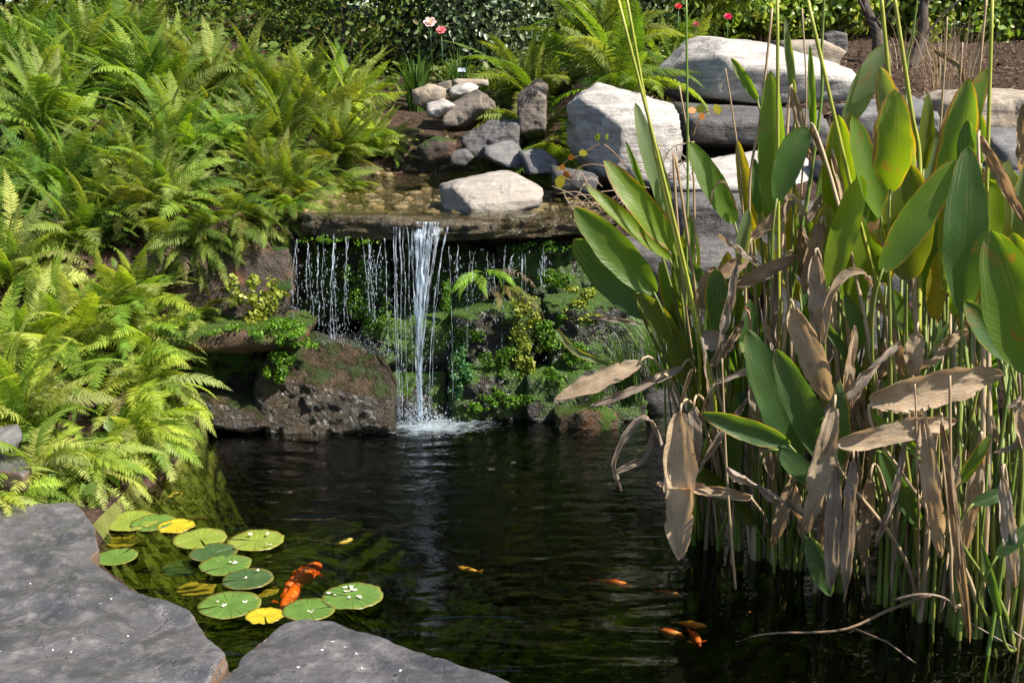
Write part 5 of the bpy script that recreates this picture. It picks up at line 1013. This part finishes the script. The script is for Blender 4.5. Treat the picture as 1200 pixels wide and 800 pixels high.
# flower stalks and straws rising out of the clump
S = [('a', [(838, 478), (822, 400), (788, 250), (722, -10)], 3.4, 2.6, 'y'), ('a', [(820, 420), (806, 340), (770, 190), (733, -10)], 3.46, 2.3, 'y'), ('c', [(913, 420), (912, 260), (911, -10)], 3.42, 2.6, 'y'), ('g', [(1058, 440), (1030, 340), (1000, 230), (944, -10)], 3.3, 2.9, 'y'), ('f', [(1046, 150), (1043, 105), (1032, -10)], 3.5, 3.0, 'y'),
     ('h', [(1078, 200), (1068, 130), (1047, -10)], 3.45, 3.0, 'y'), ('j', [(1153, 420), (1155, 270), (1163, -10)], 3.2, 2.8, 'y'), ('b', [(806, 400), (806, 200), (804, -10)], 3.55, 1.8, 'g'), ('c', [(960, 140), (963, 60), (966, -10)], 3.6, 2.0, 'g'), ('c', [(878, 230), (892, 130), (905, 10)], 3.6, 1.8, 's'), ('c', [(868, 210), (858, 130), (850, 80)], 3.62, 1.2, 's'), ('b', [(815, 300), (812, 200), (796, 100)], 3.62, 1.4, 's'),
     ('i', [(1145, 130), (1150, 60), (1156, 0)], 3.4, 1.8, 's'), ('h', [(1098, 210), (1106, 90), (1110, 20)], 3.6, 1.4, 's'), ('f', [(940, 270), (945, 120), (940, 10)], 3.6, 1.2, 's'), ('h', [(1118, 190), (1124, 110), (1128, 50)], 3.6, 1.2, 's'), ('g', [(1062, 100), (1070, 40), (1076, -10)], 3.7, 1.4, 'g'), ('i', [(1116, 700), (1114, 560), (1113, 440)], 2.82, 2.4, 's'),
     ('h', [(1075, 560), (1074, 500), (1072, 450)], 2.84, 1.4, 's'), ('b', [(790, 180), (800, 330), (820, 470)], 3.5, 1.8, 's'), ('d', [(862, 690), (852, 560), (846, 420)], 3.05, 1.6, 's')]
CC = {'y': (0.30, 0.33, 0.04), 'g': (0.12, 0.20, 0.03), 's': (0.36, 0.26, 0.15)}
for i, (pk, pts, D, r_, c) in enumerate(S):
    P = [aty(px, py, D) for px, py in pts]; rt = PLT[pk].location+Vector((Rf.uniform(-.05, .05), Rf.uniform(-.05, .05), -0.05))
    full = ([rt, rt.lerp(P[0], 0.6)+Vector((0, 0, 0.03))] if P[0].z > 0.1 else [])+P; n = 26; Q = polyline(full, n)
    vv, ff, uv = tube(Q, [r_*D/FPX*lerp(1.2, 0.75, k/(n-1)) for k in range(n)], 6); MB().add(vv, ff, uv).build('flower_stalk' if c != 's' else 'dry_stem', M['stalk'], PLT[pk], color=CC[c])
# the dense standing stalks at the waterline
Rs = random.Random(71)
for i in range(92):
    pk = Rs.choice(list('abcdefghijk')); rp = ROOT[pk]; bx = rp[0]+Rs.gauss(0, 16); by = rp[1]+Rs.gauss(0, 14)-4
    if Rs.random() < 0.3: by -= Rs.uniform(15, 45)
    b = atz(bx, by, 0.0); b.z = -0.25; hgt = Rs.uniform(0.30, 0.85); dry = Rs.random() < 0.40
    lean = Vector((Rs.gauss(-0.02, 0.12), Rs.gauss(0.03, 0.06), 0)); t = b+Vector((0, 0, 0.25+hgt))+lean*hgt*1.2
    m_ = b.lerp(t, 0.5)+Vector((Rs.gauss(0, .015), 0, 0)); r0 = Rs.uniform(0.004, 0.0105)
    vv, ff, uv = tube(polyline([b, m_, t], 10), [lerp(r0, r0*0.45, k/9) for k in range(10)], 6)
    c = Rs.choice([(0.20, 0.13, 0.07), (0.15, 0.095, 0.05), (0.30, 0.21, 0.13), (0.10, 0.065, 0.04)]) if dry else Rs.choice([(0.10, 0.17, 0.02), (0.17, 0.21, 0.03), (0.07, 0.13, 0.02), (0.22, 0.24, 0.04)])
    MB().add(vv, ff, uv).build('dry_stem' if dry else 'stalk', M['stalk'], PLT[pk], color=c)
# loose twigs lying on and over the water, and the creeper on the white boulder
def twig(name, pts, r_, label, cat, color, D=None, leaves=0):
    P = [atz(px, py, z) if D is None else aty(px, py, D) for px, py, z in pts]; r = thing(name, label, cat, P[0])
    vv, ff, uv = tube(polyline(P, 18), [lerp(r_, r_*0.5, k/17) for k in range(18)], 6); MB().add(vv, ff, uv).build('stem', M['stalk'], r, color=color); return r, polyline(P, 18)
r_, Q_ = twig('fallen_stem', [(1090, 697, 0.16), (1040, 715, 0.08), (985, 738, 0.03), (900, 742, 0.006), (862, 752, -0.01)], 0.005, 'long tan stem fallen slantwise onto the water at the right', 'stem', (0.17, 0.115, 0.07))
vv, ff, uv = tube([atz(1000, 736, 0.03), atz(1040, 752, 0.02), atz(1080, 782, -0.01)], [0.004, 0.003, 0.002], 5); MB().add(vv, ff, uv).build('side_twig', M['stalk'], r_, color=(0.13, 0.09, 0.06))
twig('fallen_stem', [(1046, 703, 0.12), (1080, 696, 0.15), (1110, 702, 0.13), (1126, 722, 0.06), (1190, 760, 0.0)], 0.0045, 'thin bent grey twig crossing the stalks near the lower right corner', 'stem', (0.19, 0.15, 0.115))
twig('fallen_stem', [(1140, 712, 0.06), (1180, 735, 0.04), (1230, 770, 0.02)], 0.004, 'pale straight twig in the lower right corner', 'stem', (0.36, 0.29, 0.22))
twig('fallen_stem', [(806, 606, 0.01), (860, 606, 0.02), (940, 632, 0.012)], 0.003, 'thin straw lying level at the waterline behind the hanging tan leaf', 'stem', (0.34, 0.28, 0.2))
def creeper(label, pts, D, leaves, seed):
    R = random.Random(seed); P = [aty(px, py, D) for px, py in pts]; r = thing('creeper', label, 'creeper', P[0]); Q = polyline(P, 20)
    vv, ff, uv = tube(Q, [0.003]*20, 5); MB().add(vv, ff, uv).build('stem', M['stalk'], r, color=(0.22, 0.13, 0.06))
    for px, py, s, c in leaves:
        q = aty(px, py, D-0.02); k = min(Q, key=lambda z: (z-q).length); mb = MB(); a = Vector((R.gauss(0, 1), R.gauss(0, .4), R.gauss(-.6, .5))).normalized(); n_ = Vector((R.gauss(0, .4), -1, R.gauss(.3, .4))).normalized(); b = n_.cross(a).normalized(); s2 = s*0.8*D/FPX
        mb.add([q, q+a*s2*0.3+b*s2*0.35, q+a*s2*0.7+b*s2*0.3, q+a*s2, q+a*s2*0.7-b*s2*0.3, q+a*s2*0.3-b*s2*0.35], [(0, 1, 2, 3), (0, 3, 4, 5)]); v2, f2, u2 = tube([k, q], 0.0015, 4); mb.add(v2, f2, u2); mb.build('leaf', M['thin_leaf'], r, color=c)
Yl, Or, Gr = (0.40, 0.36, 0.03), (0.45, 0.17, 0.03), (0.20, 0.26, 0.03)
creeper('reddish creeper with a few yellow leaves hanging beside the white boulder', [(735, 196), (712, 172), (700, 170), (680, 182), (662, 190), (655, 205)], 5.8, [(700, 156, 14, Gr), (713, 158, 12, Gr), (678, 178, 14, Yl), (655, 196, 20, Yl), (660, 192, 16, Or), (668, 180, 12, Or)], 3)
creeper('second creeper twig low against the white boulder with a yellow drooping leaf', [(730, 205), (705, 194), (680, 196), (664, 220)], 5.75, [(656, 205, 22, Yl), (662, 200, 14, Or)], 4)
creeper('creeper with orange and yellow leaves trailing over the dark block', [(812, 160), (822, 135), (840, 128), (858, 124)], 6.3, [(816, 128, 16, Or), (828, 126, 18, Gr), (838, 122, 16, Yl), (846, 126, 14, Yl), (822, 132, 12, Or)], 5)
for i, (px, py, Y, lb) in enumerate([(790, 205, 5.6, 'tangle of dry tendrils right of the white boulder'), (700, 235, 5.3, 'dry twigs lying beside the stone on the ledge')]):
    R = random.Random(60+i); q = aty(px, py, Y); mb = MB()
    for k in range(16):
        a = q+Vector((R.uniform(-.12, .12), R.uniform(-.1, .1), R.uniform(-.04, .03))); b = a+Vector((R.uniform(-.2, .2), R.uniform(-.1, .1), R.uniform(-.02, .22 if i == 0 else .08))); v2, f2, u2 = tube(polyline([a, a.lerp(b, .5)+Vector((R.uniform(-.06, .06), 0, R.uniform(0, .08))), b], 8), 0.0022, 4); mb.add(v2, f2, u2)
    tag(mb.build('dry_twigs', M['stalk'], None, color=(0.36, 0.26, 0.17)), lb, 'twigs', None, 'stuff')

# ------------------------------------------------------------------ lily pads, petals, fish, drifting leaves
def pad_mat(name, ca, cb, cc):
    t = NT(name); uv = t.n('UVMap'); sx = t.n('SeparateXYZ'); t.l(uv.outputs[0], sx.inputs[0]); co = t.coord(); c = t.n('ObjectInfo').outputs['Color']
    nz = t.noise(co, 14.0, 4, 0.6); vein = t.rng(t.ma('ABSOLUTE', t.ma('SINE', t.ma('MULTIPLY', sx.outputs[0], 3.14159*17))), 0.0, 0.16, 1, 0)
    col = t.mix(t.rng(nz, 0.35, 0.7, 0, 0.6), c, t.mix(1.0, c, (0.6, 0.62, 0.6), 'MULTIPLY')); col = t.mix(t.ma('MULTIPLY', vein, t.rng(sx.outputs[1], 0.05, 0.9, 0.3, 0.05)), col, t.mix(1.0, c, (1.6, 1.5, 1.6), 'MULTIPLY'))
    ed = t.rng(t.ma('ADD', sx.outputs[1], t.ma('MULTIPLY', t.ma('SUBTRACT', nz, 0.5), 0.4)), 0.84, 1.02); col = t.mix(t.ma('MULTIPLY', ed, 0.7), col, (0.22, 0.16, 0.03))
    sp = t.rng(t.noise(co, 70.0, 3, 0.6), 0.66, 0.72); col = t.mix(t.ma('MULTIPLY', sp, 0.6), col, (0.12, 0.08, 0.02))
    return t.done(t.mixs(0.15, t.pbsdf(col, 0.33, 0.5, t.bump(t.ma('ADD', nz, vein), 0.002)), t.transl(col)))
M['pad'] = pad_mat('lily_pad', 0, 0, 0)
PADC = {'g': (0.11, 0.20, 0.04), 'l': (0.22, 0.28, 0.045), 'd': (0.055, 0.105, 0.035), 'y': (0.50, 0.40, 0.025), 'o': (0.42, 0.30, 0.03)}
def pad(px, py, w_, c, label, notch, seed, z=0.006, lift=0.0, ragged=0.0, group='lily pads'):
    R = random.Random(seed); q = atz(px, py, z); rad = w_*0.5*(q-CAM).dot(CF)/FPX; V = [(0, 0, -0.002)]; UV = [(0, 0)]; F = []; n = 56; rings = 7; gap = 0.10
    for j in range(1, rings+1):
        f = j/rings
        for i in range(n):
            a = notch+gap*(1-0.55*f)+(6.2832-2*gap*(1-0.55*f))*i/(n-1); rr = rad*f*(1+0.035*mnoise.noise(Vector((math.cos(a)*1.5+seed, math.sin(a)*1.5, 0)))*f+ragged*f*mnoise.noise(Vector((math.cos(a)*4, math.sin(a)*4+seed, 1))))
            zz = 0.0035*mnoise.noise(Vector((math.cos(a)*f*2.3, math.sin(a)*f*2.3, seed*1.7)))+(0.003+lift)*f**4*(0.4+0.6*mnoise.noise(Vector((math.cos(a), math.sin(a), seed+5))))
            V.append((rr*math.cos(a), rr*math.sin(a), zz)); UV.append((i/(n-1), f))
    for i in range(n-1): F.append((0, 1+i, 2+i))
    for j in range(rings-1):
        for i in range(n-1): k = 1+j*n+i; F.append((k, k+n, k+n+1, k+1))
    o = obj('lily_pad', mesh('lily_pad', V, F, True, UV), M['pad'], None, q, PADC[c]); tag(o, label, 'lily pad', group)
    md = o.modifiers.new('thick', 'SOLIDIFY'); md.thickness = 0.0016
    return o
PADS = [(152, 610, 66, 'l', 'light green lily pad at the back left, near the notch of the large flagstone', 5.5), (180, 612, 52, 'g', 'green lily pad touching the yellow ragged one on its left', 3.6), (206, 616, 44, 'y', 'bright yellow ragged lily pad at the back of the group', 1.0),
        (144, 633, 42, 'o', 'small yellow-brown lily pad near the notch of the large flagstone', 2.0), (136, 652, 50, 'g', 'green lily pad half hidden by the notch of the large flagstone', 1.2), (234, 631, 62, 'l', 'light green lily pad just right of the yellow ragged one', 5.2),
        (300, 633, 65, 'l', 'light green lily pad farthest right in the back row, with two petals', 3.0), (250, 647, 56, 'd', 'dull dark lily pad in the middle of the group', 0.5), (214, 665, 50, 'd', 'dull lily pad left of the middle, partly under water', 2.5), (264, 661, 60, 'g', 'green lily pad with a pair of petals in the middle of the group', 4.0),
        (290, 678, 60, 'd', 'dark brownish-green lily pad just left of the orange fish', 3.4), (269, 708, 74, 'g', 'green lily pad nearest the pointed flagstone, with three petals', 3.5), (230, 690, 46, 'o', 'yellow-brown sunken lily pad beside the edge of the large flagstone', 0.8),
        (310, 721, 44, 'y', 'yellow lily pad squeezed against the tip of the pointed flagstone', 5.0), (362, 714, 62, 'g', 'green lily pad beside the tail of the orange fish, with one petal cluster', 0.3), (413, 698, 72, 'g', 'large speckled lily pad with the most petals, farthest right', 3.0), (310, 692, 34, 'o', 'small rust-yellow pad under the brownish-green one', 2.0), (248, 680, 30, 'o', 'small sunken yellowish pad left of the dark brownish-green one', 4.6)]
for i, (px, py, w_, c, lb, nt_) in enumerate(PADS):
    sunk = c == 'o' or 'sunken' in lb or 'under water' in lb
    pad(px, py, w_, c, lb, nt_, 10+i, -0.02 if sunk else 0.004+0.0012*i, 0.002 if c == 'l' else 0.0, 0.12 if c in 'yo' else (0.03 if i % 3 else 0.06))
def petal(px, py, s, label, seed, z=0.02, col=(0.8, 0.74, 0.68), group='fallen petals on the lily pads'):
    R = random.Random(seed); q = atz(px, py, z); sc = s*(q-CAM).dot(CF)/FPX; mb = MB()
    for k in range(R.choice([3, 4, 5])):
        a = R.uniform(0, 6.283); d = Vector((math.cos(a), math.sin(a), R.uniform(0.1, 0.8))).normalized(); t = Vector((-d.y, d.x, 0)).normalized(); mb.add([q, q+d*sc*.5+t*sc*.35, q+d*sc*.95, q+d*sc*.5-t*sc*.35], [(0, 1, 2, 3)])
    o = mb.build('petal', M['thin_leaf'], None, color=col); tag(o, label, 'petal', group)
for i, (px, py, lb) in enumerate([(294, 627, 'upper pale petal on the pad farthest right in the back row'), (315, 638, 'lower pale petal on the pad farthest right in the back row'), (312, 626, 'small petal near the rim of the pad farthest right in the back row'), (272, 658, 'left petal of the pair on the middle green pad'), (276, 660, 'right petal of the pair on the middle green pad'), (302, 669, 'pale petal on the brownish-green pad by the orange fish'), (288, 677, 'yellowish petal on the brownish-green pad by the orange fish'),
        (253, 705, 'left petal on the pad nearest the pointed flagstone'), (287, 706, 'right white petal on the pad nearest the pointed flagstone'), (263, 710, 'middle petal on the pad nearest the pointed flagstone'), (364, 716, 'petal cluster on the pad beside the tail of the orange fish')]):
    petal(px, py, 5, lb, i)
Rp = random.Random(9)
for i in range(11):
    a = Rp.uniform(0, 6.28); petal(410+math.cos(a)*26*Rp.random()**.5, 696+math.sin(a)*9*Rp.random()**.5, 4.5, 'pale petal on the large speckled lily pad farthest right', 50+i, 0.026)
for i, (px, py) in enumerate([(36, 684), (118, 707), (130, 702), (85, 748), (84, 764), (62, 762), (2, 763), (40, 625), (150, 745)]):
    petal(px, py, 2.5, 'tiny pale petal lying on the large grey flagstone', 80+i, 0.178, (0.75, 0.74, 0.76), 'specks of petal on the large flagstone')
for i, (px, py) in enumerate([(390, 752), (418, 766), (425, 783), (470, 786), (350, 782), (378, 762), (405, 758)]):
    petal(px, py, 3.0, 'tiny pale petal lying on the pointed flagstone', 95+i, 0.166, (0.75, 0.76, 0.82), 'specks of petal on the pointed flagstone')
def fish_mat():
    t = NT('fish_skin'); c = t.n('ObjectInfo').outputs['Color']; co = t.coord(); nz = t.noise(co, 22.0, 3); sc = t.voro(co, 240.0)
    col = t.mix(t.rng(nz, 0.58, 0.64, 0, 0.6), c, (0.9, 0.5, 0.2)); col = t.mix(t.rng(t.noise(co, 16.0, 4, 0.6, 0.8), 0.56, 0.62, 0, 0.8), col, (0.12, 0.02, 0.01)); return t.done(t.pbsdf(col, 0.3, 0.5, t.bump(sc, 0.001)))
M['fish'] = fish_mat(); M['fin'] = leaf_tint_mat('fin', 0.5, 0.4, 0.4, 0.2, (1, 1, 1))
def fish(head, tail, depth, col, label, fat=0.17, seed=1):
    A = atz(*head, -depth); B = atz(*tail, -depth-0.01); L = (A-B).length; d = (A-B).normalized(); s = d.cross(Vector((0, 0, 1))).normalized(); up = s.cross(d); R = random.Random(seed)
    r = thing('goldfish', label, 'fish', B.lerp(A, 0.5)); n = 22; ms = 12; V = []; F = []; bend = R.uniform(-0.10, 0.10); body = 0.78
    def cen(t): return A-d*(L*t)+s*(bend*L*math.sin(t*3.6)*t)
    for i in range(n):
        t = i/(n-1)*body; q = i/(n-1); rw = L*fat*0.5*(max(q, 0.004)**0.5*(1-q)**0.75*1.75+0.10*q); rh = rw*1.25
        for k in range(ms):
            a = 6.2832*k/ms; V.append(cen(t)+s*(rw*math.cos(a))+up*(rh*math.sin(a)))
    for i in range(n-1):
        for k in range(ms): F.append((i*ms+k, i*ms+(k+1) % ms, (i+1)*ms+(k+1) % ms, (i+1)*ms+k))
    F += [tuple(range(ms-1, -1, -1)), tuple((n-1)*ms+k for k in range(ms))]
    MB().add(V, F).build('body', M['fish'], r, color=col)
    t0 = cen(body-0.03); e = cen(1.0)
    def fin(nm, P, Fc): MB().add(P, Fc).build(nm, M['fin'], r, color=col)
    w_ = L*0.10; fin('tail_fin', [t0+up*w_*.15, t0-up*w_*.15, e+up*w_*.9+s*w_*.5, e-up*w_*.5-s*w_*.3, t0.lerp(e, .6), e+s*w_*.9+up*w_*.2], [(0, 4, 2), (1, 3, 4), (0, 5, 4)])
    c1 = cen(0.25); c2 = cen(0.55); hh = L*fat*0.52; fin('dorsal_fin', [c1+up*hh*.95, cen(0.36)+up*hh*1.25, c2+up*hh*1.05, c2+up*hh*.6], [(0, 1, 2, 3)])
    for sg in (-1, 1): c = cen(0.2)+s*(sg*L*fat*.45); fin('pectoral_fin', [c, c+s*(sg*L*.10)-d*(L*.03), c+s*(sg*L*.09)-d*(L*.10), c-d*(L*.04)], [(0, 1, 2, 3)])
OR = (0.95, 0.13, 0.008)
fish((376, 661), (322, 704), 0.055, OR, 'large bright orange goldfish just under the surface right of the lily pads', 0.23, 1)
fish((330, 715), (356, 676), 0.05, OR, 'orange goldfish swimming close beside the largest one, half under a lily pad', 0.2, 12)
fish((414, 631), (392, 638), 0.015, (0.75, 0.5, 0.10), 'pale yellow goldfish with dark sides right of the lily pads', 0.26, 2)
fish((536, 664), (566, 670), 0.02, (0.9, 0.42, 0.05), 'slim yellow goldfish alone in the middle of the pond', 0.20, 3)
fish((742, 688), (688, 679), 0.016, (0.95, 0.17, 0.02), 'orange goldfish in the dark water under the hanging tan leaf', 0.18, 4)
fish((798, 698), (764, 690), 0.03, (0.75, 0.14, 0.03), 'dim orange goldfish right of the one under the hanging tan leaf', 0.18, 5)
fish((802, 747), (764, 734), 0.016, (0.95, 0.2, 0.04), 'orange goldfish, leftmost of the three near the bottom of the dark water', 0.22, 6)
fish((828, 734), (784, 728), 0.016, (0.95, 0.42, 0.04), 'yellow-orange goldfish, uppermost of the three near the bottom of the dark water', 0.18, 7)
fish((820, 756), (806, 736), 0.016, (0.95, 0.18, 0.03), 'short orange goldfish turned away, rightmost of the three near the bottom of the dark water', 0.26, 8)
fish((880, 716), (872, 722), 0.06, (0.5, 0.12, 0.03), 'tiny dim orange goldfish near the fallen stem', 0.3, 9)
fish((214, 576), (192, 584), 0.04, (0.6, 0.4, 0.05), 'small yellow goldfish behind the lily pads', 0.24, 10)
fish((242, 607), (222, 608), 0.05, (0.65, 0.2, 0.05), 'small orange goldfish just behind the yellow ragged lily pad', 0.24, 11)
